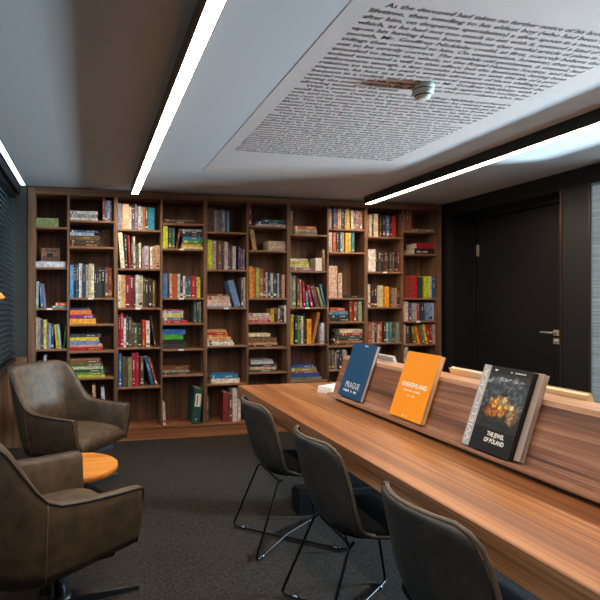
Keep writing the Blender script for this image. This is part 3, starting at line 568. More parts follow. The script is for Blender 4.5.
def colour_name(hx):
    r, g, b = [int(hx[i:i+2], 16)/255 for i in (0, 2, 4)]
    import colorsys
    h, s, v = colorsys.rgb_to_hsv(r, g, b); h *= 360
    if s < .14: return 'white' if v > .78 else 'light grey' if v > .6 else 'grey' if v > .4 else 'dark grey' if v > .22 else 'black'
    if s < .32 and 15 < h < 70:
        return 'cream' if v > .72 else 'beige' if v > .58 else 'grey brown' if v > .35 else 'near-black'
    if v < .22: return 'near-black'
    p = 'dark ' if v < .42 else 'pale ' if (s < .38 and v > .6) else ''
    if h < 14 or h >= 340: n = 'red' if s > .45 else 'pink' if v > .6 else 'maroon'
    elif h < 42: n = 'orange' if (v > .7 and s > .55) else ('brown' if v < .72 else 'tan')
    elif h < 66: n = 'yellow' if v > .6 else 'olive'
    elif h < 165: n = 'green'
    elif h < 195: n = 'teal'
    elif h < 255: n = 'blue'
    elif h < 290: n = 'purple'
    else: n = 'plum'
    if n in ('brown', 'tan', 'olive') and p == 'pale ': p = ''
    if n == 'maroon': p = ''
    return p + n
ORD = ['first', 'second', 'third', 'fourth', 'fifth', 'sixth', 'seventh', 'eighth', 'ninth', 'tenth', 'eleventh', 'twelfth', 'thirteenth', 'fourteenth', 'fifteenth']
PR = [M['print_light'], M['print_dark'], M['print_gold'], M['print_red']]
rnd = random.Random(11)
for c, row, items in BOOKS:
    zs = ZA if c % 2 == 0 else ZB
    zb = zs[row] + .0006; ztop = (zs[row-1] - .020) if row else 2.430
    clear = ztop - zb - .006
    l, r = cells[c]; l += .003; r -= .003
    place = 'on %s shelf down, %s bookcase column' % (ORD[row] , ORD[c])
    if row == len(zs) - 1: place = 'on bottom shelf of %s bookcase column' % ORD[c]
    elif row == 0: place = 'on top shelf of %s bookcase column' % ORD[c]
    grp = 'books %s' % place
    V_ = sorted([q for q in items if q[0] != 'S' and q[0] != 'T'], key=lambda q: q[1])
    S_ = [q for q in items if q[0] in 'ST']
    # standing books first: each keeps clear of its neighbour, leaning or not
    sx0 = min([q[1] for q in S_], default=0); sx1 = max([q[1]+q[2] for q in S_], default=0)
    Vs = [q for q in V_ if q[0] != 'P']
    left_side = bool(S_) and ((not Vs) or (sx0 + sx1)/2 < sum(q[1] for q in Vs)/len(Vs))
    H = sum(q[3] for q in S_); kz = min(1, clear / H) if H else 1; H *= kz
    def layout(kt, kl, start):
        xr, lp, hp = start; out = []
        for q in Vs:
            kind, x, t, h, hx, lean, dz = q
            t *= kt; h = min(h, clear); b = lean * kl
            if kind == 'F': t, h, b = .085, min(h, .36), .10
            if abs(b) > .005: h = min(h, (clear - t*abs(math.sin(b))) / math.cos(b))
            x = max(x, xr + .0018 + max(0, min(h, hp) * (math.tan(lp) - math.tan(b))))
            x = max(x, l - min(0, h*math.sin(b)))
            out.append([kind, x, t, h, hx, b]); xr = x + t/math.cos(b); lp = b; hp = h
        return out, (xr + max(0, hp*math.sin(lp)))
    if left_side:
        tgt = min(sx1, r - sum(q[2] for q in Vs)*.97 - .03) if Vs else min(sx1, r)
        start = (tgt, 0, H)
    else: start = (l, 0, 0)
    kt = kl = 1.0; lay, xe = layout(kt, kl, start)
    for _ in range(40):
        if xe <= r: break
        over = xe - r
        # first close the gaps from the right, then slim the books a little
        lim = r; ok = True
        for i in range(len(lay)-1, -1, -1):
            kind, x, t, h, hx, b = lay[i]
            nx = lim - t/math.cos(b) - (max(0, h*math.sin(b)) if i == len(lay)-1 else max(0, min(h, lay[i+1][3])*(math.tan(b)-math.tan(lay[i+1][5]))))  - .0006
            if nx >= x: break
            lay[i][1] = nx; lim = nx
        first = lay[0]; low = start[0] + max(0, min(first[3], start[2])*(-math.tan(first[5])))
        low = max(low, l - min(0, first[3]*math.sin(first[5])))
        if lay[0][1] >= low: break
        kt *= .96; kl *= .9; lay, xe = layout(kt, kl, start)
    vext = max([q[1] + q[2]/math.cos(q[5]) + max(0, q[3]*math.sin(q[5])) for q in lay], default=l)
    if left_side and lay: tgt = min(q[1] + min(0, min(q[3], H)*math.sin(q[5])) for q in lay)
    zc = zb; nS = len(S_)
    for i, q in enumerate(S_):
        kind, x, wd, th, hx, _, _ = q
        x = max(x, l + rnd.uniform(0, .004)); x1 = min(x + wd, r)
        if left_side and lay: x1 = min(x1, tgt - .003)
        if not left_side and lay: x = max(x, vext + .003)
        if x1 - x < .06: continue
        th *= kz; dp = rnd.uniform(.15, .20); yy = SY + .018 + rnd.uniform(0, .014) + max(0, .004*i)
        m = book_mb(th, x1 - x, dp, rnd, prints=(kind == 'S' and th > .012))
        Rm = Matrix.Rotation(PI/2, 4, 'Y')
        m.v = [tuple(Rm @ Vector(p)) for p in m.v]      # lie down: height runs along +x, thickness down
        m.v = [(p[0], p[1], p[2] + th) for p in m.v]
        prn = PR[rnd.choice([1, 2, 3])] if sum(lin(hx)[:3]) > .9 else PR[rnd.choice([0, 0, 2])]
        if hx in ('a0c4dc', 'e0cc74'): prn = PR[3]
        o = m.build('book', [M['book'], M['paper'], prn], None, 0, (x, yy, zc))
        o.color = lin(hx); zc += th + .0004
        pos = 'lying alone' if nS == 1 else ('at bottom of pile' if i == 0 else 'topmost of pile' if i == nS-1 else '%s up in pile' % ORD[i])
        tag(o, '%s book %s %s' % (colour_name(hx), pos, place), 'book', grp)
        if kind == 'T' and hx == '24201f':
            mm = MB(); [mm.box((.03+k_*.016, -.0008, .016), (.03+k_*.016+.010, 0, .032+.006*(k_ % 3 == 1))) for k_ in range(9) if k_ != 4]; mm.build('spine_lettering', M['white'], o)
    for q in V_:
        if q[0] != 'P': continue
        t, h, hx = q[2], q[3], q[4]
        m = MB(); m.box((0, 0, 0), (t, .018, h)); m.box((.012, -.0006, .012), (t-.012, 0, h*.42), 2); m.box((.03, -.0006, h*.72), (t-.03, 0, h*.86), 2); m.box((t*.3, -.0008, h*.35), (t*.62, -.0006, h*.62), 1)
        o = m.build('book', [M['book'], M['print_dark'], plain('sepia_print', '5c4438', .6)], None, 0, (q[1], SY+.08, zc))
        o.rotation_euler = (-.06, 0, 0); o.color = lin(hx); tag(o, 'small brown picture book standing face-out on white box %s' % place, 'book')
    for i, (kind, x, t, h, hx, ang) in enumerate(lay):
        z0 = zb
        if kind == 'W':
            m = MB(); m.box((0, 0, 0), (t, .15, h-.006)); o = m.build('storage_box', plain('white_card', 'd8ccc0', .7), None, .002, (x, SY+.02, z0))
            tag(o, 'plain white box between flat pile and brown book %s' % place, 'box')
            mm = MB(); mm.box((-.0003, -.002, h-.006), (t+.0003, .152, h)); mm.build('lid', bpy.data.materials['white_card'], o)
            continue
        dp = rnd.uniform(.15, .2); yy = SY + .014 + rnd.uniform(0, .030)
        if kind == 'F':
            m = MB(); m.box((0, 0, 0), (t, .004, h)); m.box((0, .004, 0), (.003, .27, h)); m.box((t-.003, .004, 0), (t, .27, h)); m.box((.006, .01, .004), (t-.006, .26, h-.01), 1)
            o = m.build('ring_binder', [M['book'], M['paper']], None, 0, (x, SY+.01, z0 + t*math.sin(ang))); o.rotation_euler = (0, ang, 0)
            o.color = lin('1f4a40'); tag(o, 'dark green ring binder leaning right %s' % place, 'binder')
            mm = MB(); mm.box((.014, -.001, h*.48), (t-.012, 0, h*.85)); mm.box((.03, -.0016, h*.52), (.04, -.001, h*.80), 1); mm.build('spine_label', [M['paper'], M['print_dark']], o)
            mm = MB(); mm.lathe([(.011, 0), (.011, .002), (.007, .002)], 16, mat=Matrix.Translation((t/2, 0, h*.12)) @ Matrix.Rotation(PI/2, 4, 'X')); mm.build('finger_ring', M['steel'], o)
            continue
        m = book_mb(t, h, dp, rnd)
        lum = sum(lin(hx)[:3]); prn = PR[rnd.choice([1, 2, 3])] if lum > .9 else PR[rnd.choice([0, 0, 2])]
        o = m.build('book', [M['book'], M['paper'], prn], None, 0, (x, yy, z0)); o.color = lin(hx)
        if abs(ang) > .005:
            o.rotation_euler = (0, ang, 0)
            if ang > 0: o.location.z = z0 + t*math.sin(ang)
        how = 'leaning' if abs(ang) > .03 else 'upright'
        tag(o, '%s %s book, %s from left %s' % (how, colour_name(hx), ORD[i], place), 'book', grp)

# ================================================================== long desk with its display divider
TX0, TX1, TY0, TY1 = 1.112, 2.454, -1.2, 3.74
tb = empty('reading_desk', (1.783, 1.27, 0)); tag(tb, 'long thick walnut reading desk running down the room toward the camera', 'table')
def tpart(name, a, b, mat, bevel=0, par=tb, off=(1.783, 1.27, 0)):
    o = MB(); c = tuple((a[i]+b[i])/2 for i in range(3))
    o.box(tuple(a[i]-c[i] for i in range(3)), tuple(b[i]-c[i] for i in range(3)))
    return o.build(name, mat, par, bevel, tuple(c[i]-off[i] for i in range(3)))
tpart('tabletop', (TX0+.004, TY0, .722), (TX1-.004, TY1, .75), M['table'], .002)
tpart('apron', (TX0, TY0, .652), (TX0+.024, TY1, .749), M['apron'], .0015)
tpart('apron', (TX1-.024, TY0, .652), (TX1, TY1, .749), M['apron'], .0015)
tpart('apron', (TX0+.024, TY1-.024, .652), (TX1-.024, TY1, .722), M['apron'], .0015)
tpart('underside', (TX0+.024, TY0, .655), (TX1-.024, TY1-.024, .66), M['black'])
for y in (3.135, .3):
    p_ = tpart('pedestal', (1.66, y-.05, .167), (1.91, y+.05, .655), M['black'])
    tpart('pedestal_foot', (1.325, y-.06, .0), (2.241, y+.06, .150), M['black'], .006)
    tpart('pedestal_cap', (1.34, y-.04, .150), (2.226, y+.04, .167), M['black'])
for y in (3.52, 3.10):
    m = MB(); m.tube(smoothpath([(0,0,0), (-.018,0,0), (-.022,0,.012)], .006), .005); m.lathe([(.013, 0), (.013, .003)], 16, mat=Matrix.Rotation(-PI/2, 4, 'Y'))
    o = m.build('bag_hook', M['steel'], tb, loc=(TX0-1.783, y-1.27, .672))

dv = empty('display_divider', (1.752, 1.27, .75)); tag(dv, 'raised walnut book display divider with slanted faces along the desk centre', 'display stand')
DY0, DY1 = -.9, 3.125
def dpart(name, poly, mat, y0=DY0, y1=DY1, bevel=0):
    m = MB(); m.prism([(x-1.752, z-.75) for x, z in poly], 'y', y0-1.27, y1-1.27); return m.build(name, mat, dv, bevel)
dpart('base', [(1.60,.7505),(1.904,.7505),(1.904,.772),(1.60,.772)], M['black'], DY0, DY1-.03)
for s in (1, -1):
    X = lambda x: 1.752 + s*(x-1.752)
    dpart('ledge', [(X(1.553),.772),(X(1.7525),.772),(X(1.7525),.790),(X(1.553),.790)], M['panel'], bevel=.0015)
    dpart('slanted_panel', [(X(1.596),.7905),(X(1.622),.7905),(X(1.702),1.012),(X(1.676),1.012)], M['panel'])
    dpart('end_cap', [(X(1.622),.7905),(X(1.7515),.7905),(X(1.7515),1.012),(X(1.702),1.012)], M['panel'], DY1-.02, DY1)
dpart('top_board', [(1.677,1.0125),(1.827,1.0125),(1.819,1.030),(1.685,1.030)], wood('light_walnut_top', '9a6c50', 'b88a6a', 'caa080', 'y', .4))

# display books: local x = width (towards the reader's right), y = up the cover, z = out of the cover
SL = Vector((.080, 0, .2215)).normalized()
def display_book(name, yc, w_, h_, t_, cover, label, side=1, roll=0, back=0.0, pages='d8cbb4', slide=0):
    up = Vector((SL.x*side, 0, SL.z)); xx = Vector((0, -side, 0)); nz = xx.cross(up)
    base = Vector((1.752 - side*(1.752-1.593), yc, .7925)) + nz * (t_ + .001 + back)
    Mx = Matrix((xx, up, nz)).transposed().to_4x4(); 
    lift = abs(nz.z) * 0
    o = empty(name, (0,0,0)); o.matrix_world = Matrix.Translation(base - up*(back*nz.z/up.z)) @ Mx @ Matrix.Rotation(roll, 4, 'Z')
    tag(o, label, 'book')
    cm = plain('cover_'+cover+str(round(yc,2)), cover, .5, spec=.25)
    m = MB(); c_ = .0025
    m.box((-w_/2, 0, -c_), (w_/2, h_, 0)); m.box((-w_/2, 0, -t_), (w_/2, h_, -t_+c_)); m.box((-w_/2, 0, -t_+c_), (-w_/2+c_, h_, -c_))
    m.build('cover', cm, o)
    m = MB(); m.box((-w_/2+c_, .003, -t_+c_+.0003), (w_/2-.004, h_-.003, -c_-.0003)); m.build('page_block', plain('pages_'+pages+str(round(yc,2)), pages, .8), o)
    return o
def lettering(o, body, size, x, y, width, mat, name='title', serif=False, bold=0, rot=0, align='CENTER'):
    vs, fs = text_mesh(body, size, width, serif=serif, bold=bold, align=align, res=3)
    R2 = Matrix.Rotation(rot, 4, 'Z')
    m = MB(); m.add([tuple(R2 @ Vector(v) + Vector((x, y, .0006))) for v in vs], fs); return m.build(name, mat, o, fix=False)
def dashes(o, x0, x1, y, h, n, mat, name='small_print'):
    m = MB(); q = (x1-x0)/n
    rr = random.Random(int(y*10000))
    for i in range(n):
        if rr.random() < .85: m.box((x0+i*q, y, 0), (x0+(i+rr.uniform(.6,.85))*q, y+h, .0007))
    return m.build(name, mat, o)
b1 = display_book('display_book', 2.87, .272, .352, .024, '184a72', 'dark blue PRAGUE book leaning on the desk divider nearest the bookcase')
lettering(b1, 'PRAGUE', .052, .0, .062, .165, M['white'], serif=True)
dashes(b1, -.085, .07, .034, .013, 9, M['white']); dashes(b1, .0, .05, .335, .007, 1, M['white'], 'publisher_mark')
b2 = display_book('display_book', 2.30, .262, .352, .026, 'f6961c', 'bright orange GRIEKENLAND book in the middle of the desk divider')
lettering(b2, 'GRIEKENLAND', .033, .0, .165, .205, plain('pale_orange_print', 'fbeedd', .5), bold=.0007)
o_ = bpy.data.materials['pale_orange_print']
dashes(b2, -.075, .065, .142, .006, 12, o_); dashes(b2, -.03, .03, .118, .005, 5, o_); dashes(b2, -.022, .022, .012, .007, 3, M['white'], 'publisher_mark')
b3b = display_book('display_book', 1.718, .25, .346, .022, 'a8988c', 'grey-beige book propped behind the black WIELICZKA book', pages='b8a898')
b3 = display_book('display_book', 1.742, .245, .352, .022, '1b1a1b', 'black and silver WIELICZKA salt mine book leaning on near part of divider', back=.0235, pages='2a2624')
m = MB(); m.box((-.1225, 0, 0), (-.083, .352, .0005)); m.build('silver_strip', plain('silver_strip', 'b8b4ae', .3, .4), b3)
lettering(b3, 'WIELICZKA', .036, -.091, .176, .32, M['white'], 'strip_title', rot=PI/2)
lettering(b3, 'THE JEWEL', .024, .035, .066, .085, M['white'], bold=.0008)
lettering(b3, 'OF POLAND', .024, .035, .040, .100, M['white'], bold=.0008)
dashes(b3, .02, .095, .332, .005, 7, M['print_light']); dashes(b3, -.06, -.04, .332, .007, 1, M['print_light'], 'publisher_mark')
# cover picture: lit brine crystals in a cave
def cave_material():
    m, nt, b = newmat('cave_picture'); N = nt.nodes; L = nt.links
    tc = N.new('ShaderNodeTexCoord')
    def blob(cx_, cy_, rx, ry, col, base, soft=1.0):
        mp = N.new('ShaderNodeMapping'); mp.inputs['Location'].default_value = (-cx_/rx, -cy_/ry, 0); mp.inputs['Scale'].default_value = (1/rx, 1/ry, 0)
        L.new(nv.outputs[0], mp.inputs['Vector'])
        ln = N.new('ShaderNodeVectorMath'); ln.operation = 'LENGTH'; L.new(mp.outputs[0], ln.inputs[0])
        mr = N.new('ShaderNodeMapRange'); mr.inputs['From Min'].default_value = 1; mr.inputs['From Max'].default_value = 1 - soft; mr.interpolation_type = 'SMOOTHSTEP'
        L.new(ln.outputs['Value'], mr.inputs['Value'])
        mx = N.new('ShaderNodeMix'); mx.data_type = 'RGBA'; L.new(mr.outputs[0], mx.inputs[0]); L.new(base, mx.inputs[6]); mx.inputs[7].default_value = lin(col)
        return mx.outputs[2]
    nz = N.new('ShaderNodeTexNoise'); nz.inputs['Scale'].default_value = 45; nz.inputs['Detail'].default_value = 5; L.new(tc.outputs['Object'], nz.inputs['Vector'])
    vm = N.new('ShaderNodeVectorMath'); vm.operation = 'MULTIPLY_ADD'; vm.inputs[1].default_value = (.035, .035, 0)
    L.new(nz.outputs['Color'], vm.inputs[0]); L.new(tc.outputs['Object'], vm.inputs[2])
    nv = N.new('ShaderNodeVectorMath'); nv.operation = 'SUBTRACT'; nv.inputs[1].default_value = (.0175, .0175, 0); L.new(vm.outputs[0], nv.inputs[0])
    rp = N.new('ShaderNodeValToRGB'); rp.color_ramp.elements[0].position = .35; rp.color_ramp.elements[1].position = .7
    rp.color_ramp.elements[0].color = lin('16151a'); rp.color_ramp.elements[1].color = lin('3c3830'); L.new(nz.outputs['Fac'], rp.inputs[0])
    c = rp.outputs[0]
    c = blob(.02, .225, .125, .085, '4c5a64', c, .12)
    c = blob(.03, .30, .09, .012, 'a4b0bc', c, .8)
    c = blob(-.06, .29, .05, .016, '98a4b0', c, .9)
    c = blob(.02, .15, .12, .07, '241f1c', c, .25)
    c = blob(.01, .19, .065, .055, 'f0a020', c, .6)
    c = blob(.085, .165, .035, .05, 'b8925c', c, .5)
    c = blob(-.02, .165, .05, .03, 'c06a10', c, .5)
    c = blob(.02, .205, .032, .025, 'fff0a8', c, .7)
    c = blob(.02, .245, .022, .022, '3c342c', c, .3)
    c = blob(.07, .19, .02, .018, 'e0c898', c, .5)
    n9 = N.new('ShaderNodeTexVoronoi'); n9.inputs['Scale'].default_value = 60; L.new(nv.outputs[0], n9.inputs['Vector'])
    m9 = N.new('ShaderNodeMapRange'); m9.inputs['From Max'].default_value = .6; m9.inputs['To Min'].default_value = 1.7; m9.inputs['To Max'].default_value = .25; L.new(n9.outputs['Distance'], m9.inputs['Value'])
    v9 = N.new('ShaderNodeVectorMath'); v9.operation = 'SCALE'; L.new(c, v9.inputs[0]); L.new(m9.outputs[0], v9.inputs['Scale']); L.new(v9.outputs[0], b.inputs['Base Color']); b.inputs['Roughness'].default_value = .5
    return m
m = MB(); m.box((-.082, .095, 0), (.1225, .322, .0004)); m.build('cover_picture', cave_material(), b3)
# books leaning on the far slope, only their top edges show
display_book('display_book', 2.88, .20, .280, .018, 'b8b4ae', 'thin book with white page edges showing over the divider, behind PRAGUE', side=-1, pages='f0ece4')
display_book('display_book', 2.62, .12, .268, .016, '8c8478', 'grey book edge showing over the divider, left of the orange book', side=-1, pages='d0c8bc')
display_book('display_book', 2.17, .22, .282, .020, 'c8b498', 'cream book edge showing over the divider, between orange and WIELICZKA books', side=-1, pages='f0e4d0')
display_book('display_book', 1.67, .26, .272, .024, 'c8ac84', 'cream rolled-edge book showing over the divider, right of the WIELICZKA book', side=-1, pages='e8d4b0')

# white paperbacks on the desk beyond the end of the divider
for i, (x, y, z, a, b_, t_, rz, lab) in enumerate([(1.70, 3.33, .7505, .19, .13, .022, .5, 'white paperback lying on the desk at divider end, lower of two'), (1.705, 3.335, .7735, .18, .125, .02, .42, 'white paperback lying on the desk at divider end, upper of two')]):
    m = MB(); m.box((-a/2, -b_/2, 0), (a/2, b_/2, .002)); m.box((-a/2, -b_/2, t_-.002), (a/2, b_/2, t_)); m.box((-a/2, -b_/2, .002), (-a/2+.002, b_/2, t_-.002))
    o = m.build('paperback', M['white'], None, 0, (x, y, z)); o.rotation_euler = (0,0,rz); tag(o, lab, 'book', 'paperbacks beyond the divider')
    m = MB(); m.box((-a/2+.003, -b_/2+.002, .0022), (a/2-.002, b_/2-.002, t_-.0022)); m.build('page_block', M['paper'], o)

# ================================================================== dining style chairs
def chair(x, y, rz, label, proto=None):
    if proto:
        r = proto.copy(); COL.objects.link(r); r.location = (x, y, 0); r.rotation_euler = (0,0,rz); r['label'] = label
        for ch in list(proto.children):
            c = ch.copy(); COL.objects.link(c); c.parent = r
            for g in ch.children: d = g.copy(); COL.objects.link(d); d.parent = c
        return r
    r = empty('desk_chair', (x, y, 0), rz); tag(r, label, 'chair', 'leather shell chairs along the desk')
    # profile from top of back, down, round the bend, forward
    prof = [(-.262,.822,.150),(-.258,.808,.186),(-.247,.760,.203),(-.232,.70,.212),(-.214,.63,.219),(-.195,.56,.224),(-.172,.50,.224),(-.138,.445,.219),(-.09,.418,.214),(-.03,.410,.212),(.05,.410,.214),(.12,.415,.214),(.18,.417,.208),(.205,.413,.195)]
    nv = 13; th = .017
    inner = []; outer = []
    for k, (px, pz, hw) in enumerate(prof):
        a = Vector(prof[max(k-1,0)][:2]); b = Vector(prof[min(k+1,len(prof)-1)][:2]); t = (b-a).normalized()
        n = Vector((-t.y, t.x))            # towards the sitter
        curl = [.05,.06,.07,.075,.075,.072,.066,.058,.049,.041,.034,.029,.025,.022][k]
        ri = []; ro = []
        for j in range(nv):
            v = -1 + 2*j/(nv-1)
            c_ = curl * abs(v)**2.4
            droop = -.016*abs(v)**3 if k < 2 else 0
            P0 = Vector((px, pz)) + n*c_
            ri.append((P0.x + n.x*th/2, hw*v, P0.y + n.y*th/2 + droop)); ro.append((P0.x - n.x*th/2, hw*v*1.0, P0.y - n.y*th/2 + droop))
        inner.append(ri); outer.append(ro)
    m = MB(); K = len(prof)
    vs = [p for rr in inner for p in rr] + [p for rr in outer for p in rr]; fs = []; off = K*nv
    for k in range(K-1):
        for j in range(nv-1):
            fs.append((k*nv+j, k*nv+j+1, (k+1)*nv+j+1, (k+1)*nv+j)); fs.append((off+k*nv+j, off+(k+1)*nv+j, off+(k+1)*nv+j+1, off+k*nv+j+1))
        fs.append((k*nv, (k+1)*nv, off+(k+1)*nv, off+k*nv)); q = nv-1; fs.append((k*nv+q, off+k*nv+q, off+(k+1)*nv+q, (k+1)*nv+q))
    for j in range(nv-1):
        fs.append((j, off+j, off+j+1, j+1)); q = (K-1)*nv; fs.append((q+j, q+j+1, off+q+j+1, off+q+j))
    m.add(vs, fs, 0, None, True)
    sh = m.build('shell', M['leather2'], r)
    md = sh.modifiers.new('sub', 'SUBSURF'); md.levels = 1; md.render_levels = 1
    # edge piping round the back
    pts = [inner[k][0] for k in range(9, -1, -1)] + [inner[0][j] for j in range(1, nv)] + [inner[k][nv-1] for k in range(1, 10)]
    mid = [( (Vector(a_)) ) for a_ in pts]
    m = MB(); m.tube(mid, .0075, 8); m.build('edge_piping', plain('pale_leather_edge', '554a3f', .5), r)
    # seat cushion
    rings = []
    for (px, z0, z1, hw) in [(-.150,.475,.478,.150),(-.135,.452,.492,.178),(-.08,.437,.489,.192),(.0,.436,.486,.198),(.1,.438,.486,.200),(.18,.442,.485,.196),(.212,.445,.477,.180),(.222,.455,.465,.165)]:
        ring = []
        for i in range(20):
            a_ = 2*PI*i/20; ca, sa = math.cos(a_), math.sin(a_)
            yy = hw*(abs(ca)**.35)*(1 if ca >= 0 else -1); zz = (z0+z1)/2 + (z1-z0)/2*(abs(sa)**.6)*(1 if sa >= 0 else -1) + .02*abs(yy/hw)**4*(.5 if px < 0 else 0)
            ring.append((px, yy, zz))
        rings.append(ring)
    m = MB(); m.rings([[(p[0], p[1], p[2]-.013) for p in q] for q in rings]); sc_ = m.build('seat_cushion', M['seatblack'], r)
    # two crossing wire runners
    for s, hgt in ((1, .009), (-1, .009)):
        mid_ = [(-.262, .222*s, hgt), (0, .0, hgt + (.017 if s < 0 else 0)), (.285, -.222*s, hgt)]
        path = smoothpath([(.15, -.15*s, .405), (.2, -.18*s, .395), mid_[2], mid_[1], mid_[0], (-.115, .165*s, .397), (-.08, .14*s, .403)], .03)
        m = MB(); m.tube(path, .0068, 8); wr = m.build('wire_leg', M['wire'], r)
        for q, w0 in ((.10, 1), (.90, 1)):
            a_ = Vector(mid_[0]).lerp(Vector(mid_[2]), q)
            d_ = (Vector(mid_[2]) - Vector(mid_[0])).normalized(); 
            m = MB(); m.tube([a_ - d_*.02, a_ + d_*.02], .0092, 10); m.build('glide', M['chrome'], wr)
    for p0, p1 in (((-.1, .13, .397), (-.1, -.13, .397)), ((.15, .15, .402), (.15, -.15, .402))):
        m = MB(); m.tube([p0, p1], .006); m.build('cross_bar', M['wire'], r)
    return r
ch1 = chair(1.130, 2.800, .0, 'brown leather shell chair at the far end of the desk nearest the bookcase')
chair(1.150, 2.045, -.02, 'brown leather shell chair at the middle of the desk side', ch1)
chair(1.138, 1.305, .02, 'brown leather shell chair closest to the camera, cut by the frame bottom', ch1)

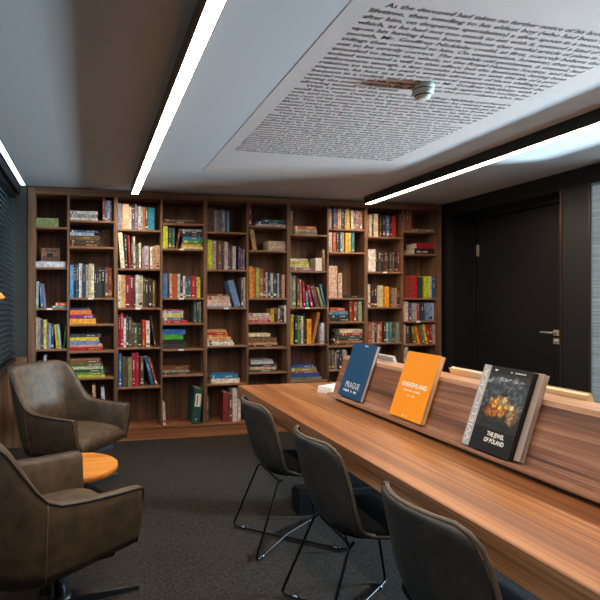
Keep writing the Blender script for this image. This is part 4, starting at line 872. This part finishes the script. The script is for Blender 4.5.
# ================================================================== armchairs
def armchair(x, y, rz, label, turn=-.24):
    r = empty('lounge_armchair', (x, y, 0), rz); tag(r, label, 'armchair', 'brown leather swivel armchairs')
    # plan path of the shell from near arm front round the back to far arm front: x, y, top z, outward lean at top, bottom z, thickness
    half = [( .335,-.336,.588,.000,.335,.058,.055),( .305,-.337,.590,.000,.330,.060,.055),( .20,-.336,.590,.004,.318,.062,.053),( .08,-.333,.592,.008,.300,.062,.05),(-.03,-.328,.600,.012,.285,.062,.05),(-.085,-.320,.625,.020,.280,.06,.045),
            (-.125,-.308,.675,.032,.278,.06,.04),(-.165,-.290,.750,.048,.278,.06,.035),(-.205,-.268,.830,.066,.278,.062,.03),(-.235,-.247,.880,.082,.280,.064,.03),(-.258,-.220,.903,.098,.282,.064,.03),(-.272,-.12,.903,.118,.288,.066,.02)]
    full = half + [(-.276, 0, .901, .128, .29, .066, .015)] + [(a, -b, c, d, e, f, g) for a, b, c, d, e, f, g in reversed(half)]
    outT = []; inT = []; outB = []; inB = []; n = len(full)
    for k, (px, py, zt, ln, zb_, th, ins) in enumerate(full):
        a = Vector(full[max(k-1,0)][:2]); b = Vector(full[min(k+1,n-1)][:2]); t = (b-a).normalized(); o_ = Vector((t.y, -t.x))  # outward
        if o_.dot(Vector((px, py))) < 0: o_ = -o_
        P = Vector((px, py))
        ot = P + o_*ln; ob = P - o_*ins; it = ot - o_*th; ib = P - o_*(th*.5+ins)
        tuck = (.30 - zb_)*0
        outT.append((ot.x, ot.y, zt)); inT.append((it.x, it.y, zt - .003)); outB.append((ob.x, ob.y, zb_)); inB.append((ib.x, ib.y, zb_+.02))
    rings = []
    for k in range(n):
        A_, B_, C_, D_ = map(Vector, (outB[k], outT[k], inT[k], inB[k]))
        bow = Vector((A_.x, A_.y, 0)); nm = bow.normalized()*.012
        ring = [A_, A_.lerp(B_, .15)+nm*.7, A_.lerp(B_, .35)+nm, A_.lerp(B_, .6)+nm, A_.lerp(B_, .85)+nm*.5, A_.lerp(B_, .98), B_.lerp(C_, .12)+Vector((0,0,.004)), B_.lerp(C_, .5)+Vector((0,0,.007)), B_.lerp(C_, .88)+Vector((0,0,.004)), C_.lerp(D_, .03), C_.lerp(D_, .3), C_.lerp(D_, .6), D_]
        rings.append([tuple(p) for p in ring])
    m = MB(); m.rings(rings, True, True); sh = m.build('shell', M['leather'], r)
    for p in sh.data.polygons:
        if len(p.vertices) > 4: p.use_smooth = False
    # piping along outer top edge and down both fronts, and the upright side seams
    m = MB()
    out = [Vector(p)+Vector((0,0,.003)) for p in outT]
    path = [Vector(outB[0])+Vector((.004,0,0)), Vector(outT[0]).lerp(Vector(outB[0]), .04)+Vector((.004,0,0))] + out + [Vector(outT[-1]).lerp(Vector(outB[-1]), .04)+Vector((.004,0,0)), Vector(outB[-1])+Vector((.004,0,0))]
    m.tube(path, .0055, 8); m.build('piping', M['piping'], r)
    for k in (5, n-6):
        m = MB(); A_, B_ = Vector(outB[k]), Vector(outT[k]); nm = Vector((A_.x, A_.y, 0)).normalized()*.012
        m.tube([A_+nm*.4, A_.lerp(B_, .15)+nm*.9, A_.lerp(B_, .35)+nm*1.15, A_.lerp(B_, .6)+nm*1.15, A_.lerp(B_, .9)+nm*.7, B_], .003, 6)
        m.build('side_seam', M['seam'], r)
    # seat cushion, rounded front
    rings = []
    for (px, z0, z1, hw) in [(-.215,.34,.405,.18),(-.20,.315,.420,.205),(-.10,.30,.440,.235),(.05,.30,.452,.246),(.20,.315,.450,.250),(.29,.325,.440,.250),(.335,.335,.422,.248),(.352,.350,.395,.240)]:
        ring = []
        for i in range(28):
            a_ = 2*PI*i/28; ca, sa = math.cos(a_), math.sin(a_)
            yy = hw*(abs(ca)**.3)*(1 if ca >= 0 else -1)
            dome = .018*(1-(yy/hw)**2) if sa > 0 else 0
            ring.append((px, yy, (z0+z1)/2 + (z1-z0)/2*(abs(sa)**.45)*(1 if sa >= 0 else -1) + dome))
        rings.append(ring)
    m = MB(); m.rings(rings); m.build('seat_cushion', M['leather'], r)
    m = MB(); m.prism([(-.22,-.16),(.28,-.21),(.28,.21),(-.22,.16)], 'z', .255, .312); m.build('seat_pan', M['piping'], r, .02)
    m = MB(); m.lathe([(.03, .05), (.03, .262)], 20, c=(.10,0,0)); m.build('column', M['chrome'], r)
    bs = MB(); bs.lathe([(.05, .018), (.05, .05), (.035, .062)], 24); bs = bs.build('base', M['black'], r, loc=(.10, 0, 0))
    for k in range(4):
        a_ = k*PI/2 + turn
        R4 = Matrix.Rotation(a_, 4, 'Z'); m = MB()
        m.add([(.03,-.034,.012),(.37,-.022,.006),(.37,.022,.006),(.03,.034,.012),(.03,-.034,.052),(.37,-.022,.024),(.37,.022,.024),(.03,.034,.052)],
              [(0,3,2,1),(4,5,6,7),(0,1,5,4),(1,2,6,5),(2,3,7,6),(3,0,4,7)], 0, R4)
        sp = m.build('spoke', M['black'], bs, .002)
        m = MB(); m.lathe([(.012, .0), (.012, .006)], 12, c=tuple(R4 @ Vector((.325, 0, 0)))); m.build('foot_pad', M['rubber'], sp)
    return r
armchair(-.165, 3.955, -.69, 'brown leather swivel armchair by the bookcase and window sill, farther of two')
armchair(-.222, 2.36, .44, 'brown leather swivel armchair in left foreground, turned away, nearer of two')

# round side table between them
st = empty('side_table', (-.075, 3.085, 0)); tag(st, 'low round side table with orange oak top between the two leather armchairs', 'side table')
m = MB(); m.lathe([(.233, .396), (.240, .400), (.240, .427), (.235, .431)], 64); top = m.build('tabletop', M['round'], st)
for p in top.data.polygons:
    if len(p.vertices) > 4: p.use_smooth = False
m = MB(); m.lathe([(.075, .388), (.075, .395)], 24); m.build('mounting_plate', M['black'], st)
m = MB(); m.lathe([(.016, .012), (.016, .389)], 16); m.build('pole', M['black'], st)
m = MB(); m.lathe([(.16, 0), (.16, .006), (.03, .013)], 40); m.build('base', M['black'], st)
